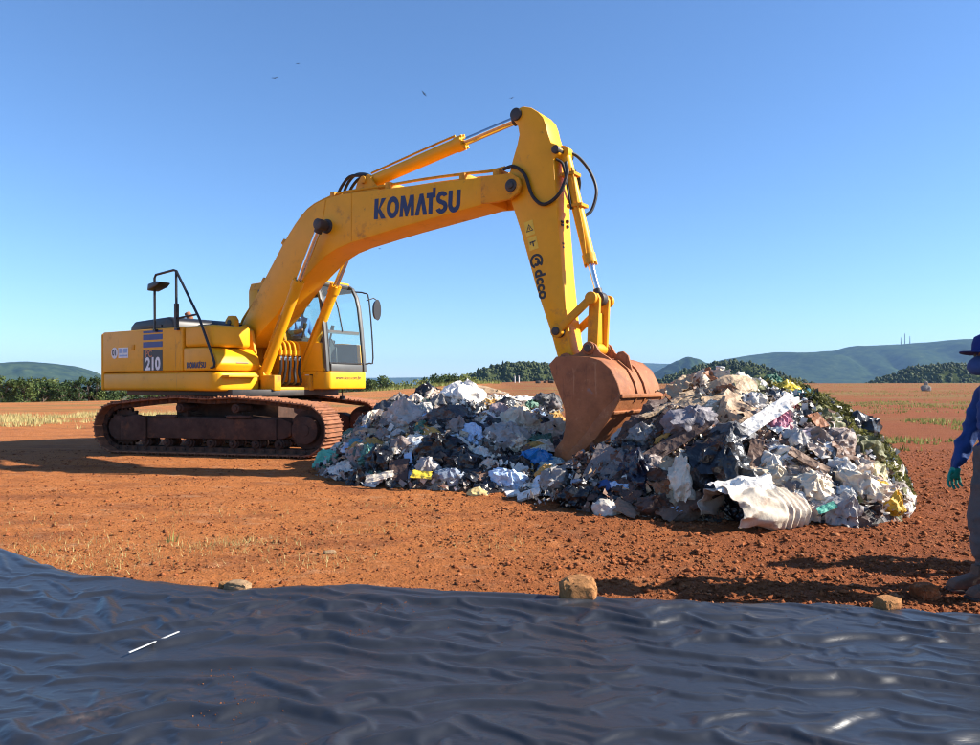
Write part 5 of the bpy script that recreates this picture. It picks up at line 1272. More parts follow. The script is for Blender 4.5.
b = MB(); b.box(1.22, 1.30, CY0 + .13, CY0 + .28, 1.95, 2.22); b.build('monitor', INT, CAB, .015)
# hand rail and mirror on the far front corner
b = MB(); b.tube([(1.28, CY1 - .04, 2.92), (1.42, CY1 + .10, 2.90), (1.50, CY1 + .14, 2.75), (1.60, CY1 + .14, 1.68), (1.58, CY1 + .06, 1.58), (1.55, CY1 - .04, 1.56)], .014, 7, n=3); b.build('cab_handrail', BLK, CAB)
b = MB(); b.tube([(1.45, CY1 + .12, 2.76), (1.50, CY1 + .26, 2.82), (1.52, CY1 + .34, 2.78)], .011, 6); b.build('mirror_arm', BLK, CAB)
b = MB(); pts = [(.5 * .20 * math.cos(a) * (1.0), .5 * .40 * math.sin(a)) for a in np.linspace(0, 2 * math.pi, 20, endpoint=False)]
b.add([(1.50 + .03, CY1 + .34 + p, 2.60 + q) for p, q in pts] + [(1.50 - .03, CY1 + .34 + p * .8, 2.60 + q * .85) for p, q in pts], [tuple(range(20)), tuple(range(39, 19, -1))] + [(i, 20 + i, 20 + (i + 1) % 20, (i + 1) % 20) for i in range(20)])
b.build('cab_mirror', BLK, CAB)
b = MB(); b.tube([(1.3, 1.0, 1.10), (1.3, 1.0, .95)], .012, 6); b.tube([(1.3, 1.0, .97), (1.3, 1.0, .90)], .05, 10); b.build('hanging_horn', BLK, CAB)

# ---- boom
BOOM = [(.10, 1.86), (-.02, 2.02), (.02, 2.22), (.40, 2.68), (.78, 3.15), (1.27, 3.71), (1.52, 3.95), (1.72, 4.08), (1.95, 4.17), (2.2, 4.22), (2.51, 4.245), (3.41, 4.20), (4.96, 4.11), (5.40, 4.08), (5.40, 3.71),
        (4.82, 3.655), (3.82, 3.56), (3.39, 3.51), (2.75, 3.43), (2.44, 3.37), (2.17, 3.27), (1.86, 3.08), (1.62, 2.92), (1.4, 2.74), (.99, 2.38), (.62, 2.12), (.35, 1.90), (.22, 1.85)]
b = MB(); b.prism(BOOM, -.265, .265); BM = b.build('boom', YEL, EX, .02, 2)
b = MB()
for s in (-1, 1):
    b.prism([(5.30, 4.075), (5.55, 4.075), (5.80, 4.06), (5.92, 3.98), (5.95, 3.88), (5.90, 3.77), (5.78, 3.71), (5.52, 3.70), (5.30, 3.712)], s * .262 - .03, s * .262 + .03)
b.build('boom_fork', YELD, BM, .012)
b = MB(); b.ycyl(5.80, 3.89, -.31, .31, .088, 28); b.ycyl(5.80, 3.89, -.335, .335, .05, 20); b.build('boom_pin', DST, BM, .01)
b = MB(); b.ycyl(2.24, 3.76, -.50, .50, .072, 24); b.ycyl(2.24, 3.76, -.30, .30, .115, 28); b.build('cylinder_pin', DST, BM, .01)
b = MB()   # weld seam of the boom knee, a thin proud bead
b.bar([(2.20, -.267, 4.20), (2.13, -.267, 3.90)], .006, .014); b.bar([(2.78, -.267, 4.22), (2.78, -.267, 3.46)], .006, .010); b.build('weld_seam', YELD, BM)
# pipes along the top
for k, (y, off) in enumerate(((-.16, .055), (-.05, .05), (.12, .055))):
    b = MB(); pth = [(-.12, y, 2.18), (-.04, y, 2.36)] + [(x - off * .8, y, z + off * .75) for x, z in ((.40, 2.70), (.78, 3.16), (1.27, 3.72), (1.72, 4.09), (2.2, 4.22))] + [(2.51, y, 4.245 + off), (3.41, y, 4.22 + off)]
    if k != 1: pth += [(4.2, y, 4.20 + off), (4.96, y, 4.16 + off), (5.35, y, 4.13 + off), (5.62, y, 4.14 + off)]
    b.tube(pth, .022, 8, n=3); b.build('hydraulic_pipe', YELD, BM)
for x, z, a in ((.62, 2.98, .85), (1.15, 3.60, .85), (2.30, 4.24, 0), (3.50, 4.22, 0), (4.92, 4.13, 0), (5.50, 4.10, 0)):
    b = MB(); b.box(-.05, .05, -.22, .20, -.02, .085); ob = b.build('pipe_clamp', YELD, BM, .008); ob.location = (x, 0, z); ob.rotation_euler = (0, -a, 0)
b = MB(); b.prism([(2.72, 4.22), (2.80, 4.42), (2.92, 4.52), (3.06, 4.50), (3.14, 4.38), (3.30, 4.20)], -.16, -.11); b.prism([(2.72, 4.22), (2.80, 4.42), (2.92, 4.52), (3.06, 4.50), (3.14, 4.38), (3.30, 4.20)], .11, .16); b.ycyl(2.95, 4.43, -.2, .2, .06, 18); b.build('cylinder_bracket', YELD, BM, .01)
for y0, dz in ((-.12, .0), (.0, .05), (.10, .02)):
    b = MB(); b.tube([(2.30, y0, 4.25), (2.42, y0, 4.42 + dz), (2.62, y0 - .02, 4.54 + dz), (2.85, y0 - .03, 4.52 + dz), (3.0, y0 - .02, 4.50)], .024, 8, n=4); b.build('hydraulic_hose', RUB, BM)
def cylinder(name, a, b_, c, r0, r1, parent_rod_name='piston_rod', eye=.09, y=0., seg=24):
    """barrel from pin a to gland b_, rod on to pin c; all in (x, z) at lateral y"""
    A, B_, C_ = [Vector((p[0], y, p[1])) for p in (a, b_, c)]
    d = (B_ - A).normalized(); m = MB()
    m.tube([A + d * .06, B_], r0, seg); m.tube([B_ - d * .10, B_ + d * .03], r0 * 1.16, seg); m.ycyl(A.x, A.z, y - r0 * .95, y + r0 * .95, eye, 20); m.tube([A, A + d * .12], r0 * .8, 12)
    for i in range(8):
        w = i * math.pi / 4; q = Vector((0, 1, 0)) * math.cos(w) + d.cross(Vector((0, 1, 0))) * math.sin(w)
        m.tube([B_ + q * r0 * 1.0 + d * .02, B_ + q * r0 * 1.0 + d * .055], .016, 6)
    o = m.build(name, YEL, EX, 0)
    m = MB(); e = (C_ - B_).normalized(); m.tube([B_, C_ - e * .08], r1, seg); m.build(parent_rod_name, CHR, o)
    m = MB(); m.ycyl(C_.x, C_.z, y - r1 * 1.6, y + r1 * 1.6, eye, 20); m.tube([C_ - e * .14, C_], r1 * 1.35, 14); m.build('rod_eye', DST, o, .006)
    return o
for s in (-1, 1):
    o = cylinder('boom_cylinder', (.86, 1.345), (1.71, 2.87), (2.24, 3.76), .088, .050, y=s * .415)
    b = MB(); b.tube([(.98, s * .415 - .10, 1.62), (1.30, s * .415 - .115, 2.16), (1.40, s * .415 - .11, 2.34)], .012, 6); b.build('feed_pipe', YELD, o)
o = cylinder('arm_cylinder', (2.95, 4.43), (4.77, 4.735), (5.80, 4.90), .098, .058)
b = MB(); b.tube([(3.0, -.04, 4.56), (3.25, -.05, 4.60), (4.2, -.05, 4.765), (4.66, -.03, 4.85)], .016, 6, n=3); b.build('feed_pipe', YELD, o)

# ---- stick
STICK = [(5.74, 4.86), (5.80, 4.95), (5.92, 4.975), (6.05, 4.93), (6.16, 4.85), (6.24, 4.76), (6.28, 4.66), (6.31, 4.54), (6.36, 4.40), (6.45, 4.36), (6.50, 4.30), (6.47, 4.23), (6.40, 4.18), (6.41, 3.99), (6.44, 3.69), (6.47, 3.23), (6.53, 2.56), (6.585, 2.07), (6.655, 1.66), (6.70, 1.55), (6.66, 1.46),
         (6.56, 1.44), (6.46, 1.54), (6.36, 1.87), (6.13, 2.49), (5.89, 3.27), (5.74, 3.68), (5.68, 3.86), (5.69, 4.05), (5.76, 4.28), (5.83, 4.47), (5.862, 4.60), (5.84, 4.72), (5.78, 4.80)]
b = MB(); b.prism(STICK, -.185, .185); ST = b.build('stick', YEL, EX, .016, 2)
MB().ycyl(5.82, 4.88, -.22, .22, .085, 22).build('stick_pin', DST, ST, .008); MB().ycyl(6.44, 4.29, -.225, .225, .055, 18).build('stick_pin', DST, ST, .008); MB().ycyl(6.49, 1.885, -.31, .31, .055, 18).ycyl(6.49, 1.885, -.22, .22, .085, 20).build('stick_pin', DST, ST, .008)
b = MB()   # cover plates and bolts on the front face
for z in (3.34, 3.30, 3.05, 3.0): b.box(6.46, 6.485 + .02 * (3.3 - z), -.10, -.05, z, z + .025)
for z in (3.37, 3.30): b.box(6.455, 6.487, .05, .10, z, z + .03)
b.build('bolt_head', DST, ST)
def sag(name, pts, r, parent, m=RUB): b_ = MB(); b_.tube(pts, r, 8, n=5); return b_.build(name, m, parent)
sag('hydraulic_hose', [(5.62, -.20, 4.16), (5.80, -.225, 4.165), (5.98, -.225, 4.02), (6.10, -.225, 3.72), (6.28, -.23, 3.58), (6.50, -.23, 3.68), (6.60, -.19, 3.93), (6.55, -.12, 4.12)], .024, ST)
sag('hydraulic_hose', [(5.62, .18, 4.16), (5.80, .225, 4.15), (6.0, .225, 3.95), (6.25, .225, 3.66), (6.50, .22, 3.72), (6.60, .17, 3.92), (6.55, .08, 4.08)], .024, ST)
sag('hydraulic_hose', [(6.50, -.02, 4.30), (6.60, .12, 4.25), (6.74, .20, 4.05), (6.84, .20, 3.78), (6.80, .15, 3.52), (6.73, .06, 3.42)], .022, ST)
sag('hydraulic_hose', [(6.42, -.15, 4.18), (6.50, -.10, 4.10), (6.56, -.09, 3.8), (6.62, -.09, 3.5)], .018, ST)
o = cylinder('bucket_cylinder', (6.47, 4.28), (6.845, 2.80), (6.985, 2.30), .078, .042)
b = MB(); b.tube([(6.62, -.085, 4.05), (6.70, -.095, 3.6), (6.78, -.09, 3.2), (6.82, -.085, 2.88)], .014, 6, n=3)
for z, x in ((3.98, 6.55), (3.55, 6.66)): b.box(x - .11, x + .11, -.10, .10, z - .02, z + .02)
b.build('feed_pipe', YELD, o)
for s in (-1, 1):   # idler links from stick to the rod end
    b = MB(); b.bar([(6.49, s * .255, 1.885), (6.985, s * .255, 2.29)], .045, .10); b.ycyl(6.49, 1.885, s * .255 - .03, s * .255 + .03, .085, 20); b.ycyl(6.985, 2.29, s * .255 - .03, s * .255 + .03, .08, 20); b.build('idler_link', YELD, EX, .006)
b = MB()
b.prism([(6.91, 2.29), (6.94, 2.36), (7.02, 2.36), (7.06, 2.29), (7.03, 1.70), (7.0, 1.60), (6.91, 1.60), (6.88, 1.70)], -.17, -.11); b.prism([(6.91, 2.29), (6.94, 2.36), (7.02, 2.36), (7.06, 2.29), (7.03, 1.70), (7.0, 1.60), (6.91, 1.60), (6.88, 1.70)], .11, .17)
b.box(6.92, 6.98, -.11, .11, 1.72, 2.12); b.ycyl(6.985, 2.29, -.29, .29, .05, 18); b.ycyl(6.95, 1.65, -.17, .17, .075, 20); b.build('bucket_link', YELD, EX, .008)

# ---- bucket
SHELL = [(6.60, 1.44), (6.70, 1.535), (7.01, 1.535), (7.16, 1.52), (7.31, 1.475), (7.44, 1.37), (7.53, 1.20), (7.575, 1.05), (7.53, .96), (7.41, .77), (7.25, .55), (7.03, .34), (6.88, .22), (6.74, .12)]
EDGE = [(6.74, .12), (6.67, .25), (6.68, .38), (6.79, .51), (6.83, .67), (6.82, .87), (6.735, 1.09), (6.64, 1.30), (6.60, 1.44)]
W_ = .66
b = MB(); n = len(SHELL); th = .03
inn = []
for i, p in enumerate(SHELL):
    a_, c_ = SHELL[max(i - 1, 0)], SHELL[min(i + 1, n - 1)]; t = Vector((c_[0] - a_[0], c_[1] - a_[1])).normalized(); inn.append((p[0] - t.y * -1 * -th if False else p[0] + t.y * th, p[1] - t.x * th))
b.prism(SHELL + inn[::-1], -W_ + .001, W_ - .001)
BK = b.build('bucket', RUST, EX, .004, 1)
for s in (-1, 1):
    b = MB(); y0, y1 = sorted((s * W_, s * (W_ - .028))); b.prism(SHELL + EDGE[1:-1], y0, y1); b.build('side_plate', RUST, BK, .008)
    b = MB(); y0, y1 = sorted((s * (W_ + .016), s * (W_ + .001))); b.prism([(7.56, 1.06), (7.57, 1.0), (7.42, .76), (7.26, .54), (7.04, .33), (6.90, .22), (6.84, .30), (7.0, .46), (7.2, .70), (7.34, .88)], y0, y1); b.build('wear_plate', RUST, BK, .005)
    b = MB()   # ears carrying the pins
    b.prism([(6.50, 1.50), (6.52, 1.42), (6.60, 1.40), (7.0, 1.50), (7.30, 1.46), (7.22, 1.53), (7.10, 1.60), (7.04, 1.70), (6.96, 1.74), (6.88, 1.70), (6.82, 1.60), (6.70, 1.56), (6.62, 1.60), (6.55, 1.58)], s * .235 - .022, s * .235 + .022); b.ycyl(6.95, 1.65, s * .235 - .04, s * .235 + .04, .085, 20); b.build('bucket_ear', RUST, BK, .008)
b = MB(); b.prism([(7.20, 1.50), (7.26, 1.60), (7.33, 1.61), (7.40, 1.55), (7.46, 1.34), (7.40, 1.33), (7.28, 1.46)], -.05, -.01); b.build('lifting_hook', RUST, BK, .006)
b = MB(); b.ycyl(6.58, 1.50, -.30, .30, .06, 18); b.ycyl(6.95, 1.65, -.30, .30, .05, 18); b.build('bucket_pin', DST, BK, .006)
for yb, wd in ((-.18, .025), (.10, .025)):   # stiffening straps over the back
    b = MB(); P = [(x + .012 * (.6 if z > 1.3 else 1), yb, z + .012) for x, z in SHELL[4:9]]; b.bar(P, wd, .02); b.build('back_strap', RUST, BK)
b = MB(); b.bar([(7.58, -W_, 1.05), (7.58, W_, 1.05)], .05, .03, up=(0, 0, 1)); b.bar([(7.475, -W_, .85), (7.475, W_, .85)], .04, .03, up=(.5, 0, .85)); b.build('heel_strip', RUST, BK, .006)
for i in range(5):
    y = -W_ + .10 + i * (2 * W_ - .20) / 4
    b = MB(); b.prism([(6.86, .26), (6.80, .20), (6.62, -.02), (6.60, .0), (6.74, .28)], y - .05, y + .05); b.build('tooth', DST, BK, .01)

# ---- hoses rising between the boom cylinders
for k, y in enumerate((-.25, -.15, -.05, .06, .16)):
    x0 = .98 + .02 * k
    b = MB(); b.tube([(.70, y, 1.20), (.95 + .04 * k, y, 1.20), (1.08, y, 1.40), (1.10, y, 1.58), (1.09, y, 1.68)], .024, 8, n=5); b.build('hydraulic_hose', RUB, EX)
    b = MB(); b.tube([(1.09, y, 1.66), (1.09, y, 1.80), (1.05, y, 1.90), (.95, y, 1.94), (.80, y, 1.92)], .020, 8, n=4); b.tube([(1.09, y, 1.70), (1.09, y, 1.77)], .034, 6); b.build('pipe_elbow', YEL, EX)
    b = MB(); b.tube([(1.09, y, 1.60), (1.09, y, 1.66)], .030, 8); b.build('hose_fitting', CHR, EX)

# ---- lettering and decals (on the right-hand, camera-side faces)
def decal(me, m, name, o_, xd, up, parent):
    """flat lettering; o_ origin, xd reading direction, up vector"""
    xd, up = Vector(xd).normalized(), Vector(up); up = (up - xd * up.dot(xd)).normalized(); nz = xd.cross(up)
    M = Matrix((xd, up, nz)).transposed().to_4x4(); M.translation = Vector(o_); me.transform(M); me.name = name
    return obj(name, me, m, parent)
def poly_mesh(polys, size):
    """letter strokes (unit height) as thin solid plates"""
    v = []; f = []
    for i, p in enumerate(polys):
        a = sum(p[j][0] * p[(j + 1) % len(p)][1] - p[(j + 1) % len(p)][0] * p[j][1] for j in range(len(p)))
        if a < 0: p = p[::-1]
        e = .0008 + .0003 * (i % 5); k = len(v); n = len(p)
        v += [(q[0] * size, q[1] * size, e) for q in p] + [(q[0] * size, q[1] * size, -.001) for q in p]
        f += [tuple(range(k, k + n))] + [(k + j, k + n + j, k + n + (j + 1) % n, k + (j + 1) % n) for j in range(n)]
    me = bpy.data.meshes.new('lettering'); me.from_pydata(v, [], f); me.update(); return me
def ring(cx, cy, rx, ry, ix, iy, a0=0, a1=360, n=18):
    P = []
    for i in range(n):
        t0 = R(a0 + (a1 - a0) * i / n); t1 = R(a0 + (a1 - a0) * (i + 1) / n)
        P.append([(cx + rx * math.cos(t0), cy + ry * math.sin(t0)), (cx + rx * math.cos(t1), cy + ry * math.sin(t1)), (cx + ix * math.cos(t1), cy + iy * math.sin(t1)), (cx + ix * math.cos(t0), cy + iy * math.sin(t0))])
    return P
def brand():
    w = .30; L_ = []
    sh = lambda ps, dx: [[(x + dx, y) for x, y in p] for p in ps]
    K = [[(0, 0), (w, 0), (w, 1), (0, 1)], [(w, .42), (.52, 1), (.86, 1), (.44, .52), (.90, 0), (.55, 0), (w, .36)]]
    O = ring(.46, .5, .46, .53, .20, .27)
    M = [[(0, 0), (.24, 0), (.28, 1), (.06, 1)], [(.06, 1), (.34, 1), (.62, .30), (.50, 0), (.44, 0)], [(1.0, 1), (.72, 1), (.50, .30), (.50, 0), (.58, 0)], [(1.06, 0), (.82, 0), (.78, 1), (1.0, 1)]]
    A = [[(0, 0), (.27, 0), (.54, 1), (.30, 1)], [(.30, 1), (.54, 1), (.86, 0), (.58, 0)]]
    T = [[(.0, 1), (.62, 1), (.62, .76), (.0, .76)], [(.17, 0), (.44, 0), (.44, .77), (.17, .77)], [(.42, 1.0), (.62, 1.0), (.62, 1.22), (.42, 1.22)]]
    S = ring(.40, .72, .38, .30, .13, .09, 20, 270, 14) + ring(.40, .29, .40, .31, .13, .10, -160, 90, 14)
    U = [[(0, .35), (.26, .35), (.26, 1), (0, 1)], [(.54, .35), (.80, .35), (.80, 1), (.54, 1)]] + ring(.40, .36, .40, .38, .14, .14, 180, 360, 12)
    x = 0
    for g, adv in ((K, .94), (O, .98), (M, 1.12), (A, .78), (T, .66), (S, .84), (U, .84)):
        L_ += sh(g, x); x += adv
    return [[(px_ * .86, py_) for px_, py_ in p] for p in L_], x
BP, BW = brand()
# on the boom
sz = .315; dirx = Vector((1, 0, -.055))
decal(poly_mesh(BP, sz), BLUE, 'brand_lettering', (3.265, -.268, 3.745), dirx, (0, 0, 1), BM)
# on the tool box
decal(poly_mesh(BP, .098), BLUE, 'brand_lettering', (.035, -1.349, 1.455), (1, 0, 0), (0, 0, 1), TB)
# model panel on the engine door
yd = -1.350
def plate(x0, x1, z0, z1, m, name, y=yd, t=.002, parent=DOOR): return MB().box(x0, x1, y - t, y, z0, z1).build(name, m, parent)
PN = plate(-1.25, -.66, 1.425, 1.79, BLKD, 'model_panel')
plate(-1.25, -.66, 1.835, 1.93, STRIPE, 'stripe'); plate(-1.25, -.66, 1.965, 2.06, STRIPE, 'stripe'); plate(-1.25, -.66, 2.085, 2.125, STRIPE, 'stripe')
decal(text_mesh('210', .30, .012), WHT, 'model_lettering', (-.945, yd - .004, 1.535), (1, 0, 0), (0, 0, 1), PN)
decal(text_mesh('PC', .17, .004), DRED, 'model_lettering', (-1.07, yd - .004, 1.715), (1, 0, 0), (0, 0, 1), PN)
b = MB(); b.tube([(-2.18, yd, 1.76), (-2.18, yd - .002, 1.76)], .105, 28); rd = b.build('round_sticker', WHT, DOOR)
decal(text_mesh('01', .15, .004), BLKD, 'number_lettering', (-2.18, yd - .004, 1.76), (1, 0, 0), (0, 0, 1), rd)
ws = plate(-2.05, -1.72, 1.665, 1.855, WHT, 'white_sticker')
MB().box(-2.02, -1.90, yd - .005, yd - .003, 1.755, 1.835).build('sticker_print', DBL, ws); MB().box(-1.87, -1.75, yd - .005, yd - .003, 1.755, 1.835).build('sticker_print', DBL, ws); MB().box(-2.02, -1.75, yd - .005, yd - .003, 1.69, 1.72).build('sticker_print', DBL, ws)
# cab base web address, on the front face
decal(text_mesh('www.dcco.com.br', .085, 0.), DGR, 'web_lettering', (1.604, .86, 1.30), (0, 1, 0), (0, 0, 1), CAB)
MB().box(1.02, 1.12, CY0 - .004, CY0 - .001, 1.28, 1.36).build('sticker', WHT, CAB)
MB().box(1.14, 1.22, CY0 - .004, CY0 - .001, 1.27, 1.36).build('sticker', BLKD, CAB)
# stick: warning stickers, emblem and name
ys = -.1865
def sticker(x, z, w, h, m, name, tilt=.22):
    o = MB().box(-w / 2, w / 2, -.002, 0, -h / 2, h / 2).build(name, m, ST); o.location = (x, ys, z); o.rotation_euler = (0, tilt, 0); return o
s1 = sticker(6.03, 3.30, .14, .20, DYEL, 'warning_sticker', -.20); s2 = sticker(6.085, 3.09, .14, .18, DYEL, 'warning_sticker', -.20)
tri = poly_mesh([[(-.5, -.4), (.5, -.4), (.40, -.30), (-.40, -.30)], [(.5, -.4), (.0, .5), (0, .34), (.36, -.3)], [(-.5, -.4), (0, .5), (0, .34), (-.36, -.3)], [(-.05, -.2), (.05, -.2), (.05, .12), (-.05, .12)]], .11)
decal(tri, BLKD, 'warning_sign', (0, -.004, 0), (1, 0, 0), (0, 0, 1), s1)
tt = poly_mesh([[(-.4, .1), (.4, .1), (.4, .25), (-.4, .25)], [(-.06, -.4), (.10, -.4), (.10, .1), (-.06, .1)], [(-.4, -.1), (-.3, -.1), (-.3, .12), (-.4, .12)]], .11)
decal(tt, BLKD, 'warning_sign', (0, -.004, 0), (1, 0, 0), (0, 0, 1), s2)
em = ring(0, 0, .5, .5, .34, .34, 40, 330) + ring(.05, -.02, .30, .26, .12, .10, -60, 200) + [[(-.05, .1), (.3, .42), (.42, .30), (.1, -.02)]]
decal(poly_mesh(em, .20), BLKD, 'emblem', (6.14, ys - .001, 2.845), (.22, 0, -.975), (.975, 0, .22), ST)
decal(text_mesh('dcco', .21, .008), BLKD, 'dealer_lettering', (6.215, ys - .001, 2.53), (.20, 0, -.98), (.98, 0, .20), ST)

# ------------------------------------------------------------------ people
def skin_body(name, V, E, rad, zone, mats, wrinkle=.006, sub=3):
    """one continuous figure grown from a joint skeleton; zone names the material of each joint's region"""
    keys = list(V); ix = {k: i for i, k in enumerate(keys)}
    me = bpy.data.meshes.new(name); me.from_pydata([V[k] for k in keys], [(ix[a], ix[b_]) for a, b_ in E], []); me.update()
    o = bpy.data.objects.new(name, me); COL.objects.link(o)
    sk = o.modifiers.new('skin', 'SKIN'); sk.use_smooth_shade = True
    if not me.skin_vertices: pass
    bm = bmesh.new(); bm.from_mesh(me); lay = bm.verts.layers.skin.verify(); bm.verts.ensure_lookup_table()
    for k in keys:
        d = bm.verts[ix[k]][lay]; r = rad[k]; d.radius = r if isinstance(r, tuple) else (r, r); d.use_root = (k == 'pelvis')
    bm.to_mesh(me); bm.free()
    sb = o.modifiers.new('sub', 'SUBSURF'); sb.levels = sub; sb.render_levels = sub
    dg = bpy.context.evaluated_depsgraph_get(); dg.update()
    out = bpy.data.meshes.new_from_object(o.evaluated_get(dg))
    bpy.data.objects.remove(o); out.name = name
    P = np.empty(len(out.vertices) * 3, np.float32); out.vertices.foreach_get('co', P); P = P.reshape(-1, 3)
    Nn = np.empty(len(out.vertices) * 3, np.float32); out.vertices.foreach_get('normal', Nn); Nn = Nn.reshape(-1, 3)
    # nearest bone decides the region
    mk = list(mats); zi = np.zeros(len(P), int); best = np.full(len(P), 9e9)
    for a, b_ in E:
        A, B_ = np.array(V[a]), np.array(V[b_]); d = B_ - A; t = np.clip(((P - A) @ d) / max(d @ d, 1e-9), 0, 1); dist = np.linalg.norm(P - A - t[:, None] * d, axis=1); ra, rb = [np.mean(rad[q_]) for q_ in (a, b_)]; dist = dist / (ra + (rb - ra) * t)
        z = zone[b_] if zone[a] == zone[b_] else None
        zz = np.where(t < .5, mk.index(zone[a]), mk.index(zone[b_])); k = dist < best; best[k] = dist[k]; zi[k] = zz[k]
    cloth = np.isin(zi, [mk.index(c) for c in mk if c not in ('skin', 'glove')])
    n_ = wrinkle * (ridge(P[:, 0] * 7, P[:, 1] * 7, P[:, 2] * 9 + P[:, 0] * 6) - .5) * 2 + wrinkle * .8 * pn(P[:, 0] * 20, P[:, 1] * 20, P[:, 2] * 14)
    P = P + Nn * (n_ * cloth)[:, None]
    out.vertices.foreach_set('co', P.astype(np.float32).ravel())
    out.materials.clear()
    for c in mk: out.materials.append(mats[c])
    for p in out.polygons: p.material_index = int(np.bincount(zi[list(p.vertices)], minlength=len(mk)).argmax()); p.use_smooth = True
    out.update(); return out
SHIRT = mat('shirt_blue', (.006, .042, .18), .85, var=.2, scale=9., bump=.3, bscale=60.)
TROUS = mat('trousers_grey', (.115, .098, .095), .9, var=.2, scale=9., bump=.3, bscale=80., dirt=[((.24, .12, .07), .3, 4.)])
SKIN = mat('skin_tone', (.28, .13, .08), .55, var=.1)
GLOVE = mat('glove_green', (.0, .22, .15), .5, var=.15, scale=15.)
BOOT = mat('boot_leather', (.11, .055, .032), .7, var=.3, bump=.3, dirt=[((.26, .11, .055), .30, 7.)])
CAPM = mat('hat_blue', (.005, .024, .16), .9, var=.15, bump=.3, bscale=90.)
MASKM = mat('mask_blue', (.035, .075, .22), .85, var=.15, bump=.2, bscale=60.)
SOLE = mat('boot_sole', (.03, .025, .022), .9, dirt=[((.28, .11, .055), .5, 9.)])
def person(name, loc, label, flip=1):
    """standing worker; local +x is where the person faces, y to the person's right (away from the camera when flip = 1)"""
    root = empty(name, loc, math.pi); tag(root, label, 'person')
    V = {}; E = []; r = {}; z = {}
    def j(k, p, rr, zone, to=None):
        V[k] = p; r[k] = rr; z[k] = zone
        if to: E.append((to, k))
    j('pelvis', (0, 0, .94), (.155, .13), 'trousers'); j('waist', (0, 0, 1.06), (.15, .125), 'shirt', 'pelvis'); j('belly', (.01, 0, 1.16), (.155, .125), 'shirt', 'waist'); j('chest', (.01, 0, 1.27), (.150, .125), 'shirt', 'belly'); j('upper', (.005, 0, 1.365), (.105, .095), 'shirt', 'chest')
    j('collar', (.005, 0, 1.43), (.066, .062), 'shirt', 'upper'); j('neck', (.025, 0, 1.485), .055, 'skin', 'collar'); j('jaw', (.070, 0, 1.54), (.075, .085), 'skin', 'neck'); j('face', (.075, 0, 1.60), (.085, .10), 'skin', 'jaw'); j('crown', (.055, 0, 1.66), (.078, .09), 'skin', 'face')
    for s, sd in ((-1, 'l'), (1, 'r')):
        # y = -1 side is the person's left after the half turn: towards the camera
        y = s * flip * -1
        j('sc' + sd, (.0, .11 * s, 1.37), .075, 'shirt', 'upper'); j('sh' + sd, (.0, .185 * s, 1.345), .070, 'shirt', 'sc' + sd); j('up' + sd, (.015, .225 * s, 1.24), .066, 'shirt', 'sh' + sd); j('el' + sd, (.05, .245 * s, 1.10), .062, 'shirt', 'up' + sd); j('fo' + sd, (.125, .235 * s, .97), .056, 'shirt', 'el' + sd); j('cu' + sd, (.165, .225 * s, .875), .050, 'shirt', 'fo' + sd)
        j('wr' + sd, (.172, .222 * s, .845), .030, 'glove', 'cu' + sd); j('pa' + sd, (.185, .218 * s, .795), (.042, .022), 'glove', 'wr' + sd)
        j('hip' + sd, (0, .095 * s, .88), .112, 'trousers', 'pelvis'); j('th' + sd, (.035, .10 * s, .70), .100, 'trousers', 'hip' + sd); j('kn' + sd, (.075, .105 * s, .50), .082, 'trousers', 'th' + sd); j('ca' + sd, (.055, .105 * s, .30), .078, 'trousers', 'kn' + sd); j('an' + sd, (.035, .105 * s, .135), .074, 'trousers', 'ca' + sd); j('ft' + sd, (.045, .105 * s, .09), .05, 'trousers', 'an' + sd)
        for q, (dx, ln, dy) in enumerate(((.040, .058, 0), (.014, .070, 0), (-.012, .064, 0), (-.036, .050, 0))):
            a = 'f%d' % q + sd
            j(a + '1', (.192 + dx, .215 * s, .760), .0105, 'glove', 'pa' + sd); j(a + '2', (.198 + dx * 1.1, .205 * s, .760 - ln * .55), .0098, 'glove', a + '1'); j(a + '3', (.190 + dx * 1.1, .185 * s, .760 - ln), .0085, 'glove', a + '2')
        j('t1' + sd, (.225, .200 * s, .815), .0125, 'glove', 'pa' + sd); j('t2' + sd, (.248, .185 * s, .780), .011, 'glove', 't1' + sd); j('t3' + sd, (.245, .172 * s, .750), .0095, 'glove', 't2' + sd)
    me = skin_body('body', V, E, r, z, dict(shirt=SHIRT, trousers=TROUS, skin=SKIN, glove=GLOVE), wrinkle=.011)
    obj('body', me, None, root)
    for s in (-1, 1):
        b = MB(); yy = .105 * s
        prof = [(-.075, .03), (-.08, .10), (-.06, .19), (.12, .19), (.13, .13), (.20, .11), (.27, .085), (.30, .05), (.295, .028)]
        b.prism(prof, yy - .046, yy + .046); bt = b.build('boot', BOOT, root, .028, 3, 60)
        b = MB(); b.prism([(-.085, .0), (.20, .0), (.305, .015), (.305, .034), (-.085, .034)], yy - .052, yy + .052); b.build('boot_sole', SOLE, bt, .008)
    # brimmed hat
    cr = [(.118, 1.638), (.116, 1.69), (.104, 1.735), (.07, 1.755), (.0, 1.76)]; b = MB(); vs = []; fs = []; n = 28
    ringp = [(.185, 1.630), (.15, 1.640)] + cr[:-1]
    for rr, zz in ringp:
        for i in range(n):
            a = 2 * math.pi * i / n; vs.append((.065 + rr * 1.10 * math.cos(a), rr * .94 * math.sin(a), zz + (.010 * math.cos(2 * a) if rr > .15 else 0)))
    for k in range(len(ringp) - 1):
        for i in range(n): fs.append((k * n + i, k * n + (i + 1) % n, (k + 1) * n + (i + 1) % n, (k + 1) * n + i))
    vs.append((.065, 0, 1.758)); t = len(vs) - 1
    for i in range(n): fs.append(((len(ringp) - 1) * n + i, (len(ringp) - 1) * n + (i + 1) % n, t))
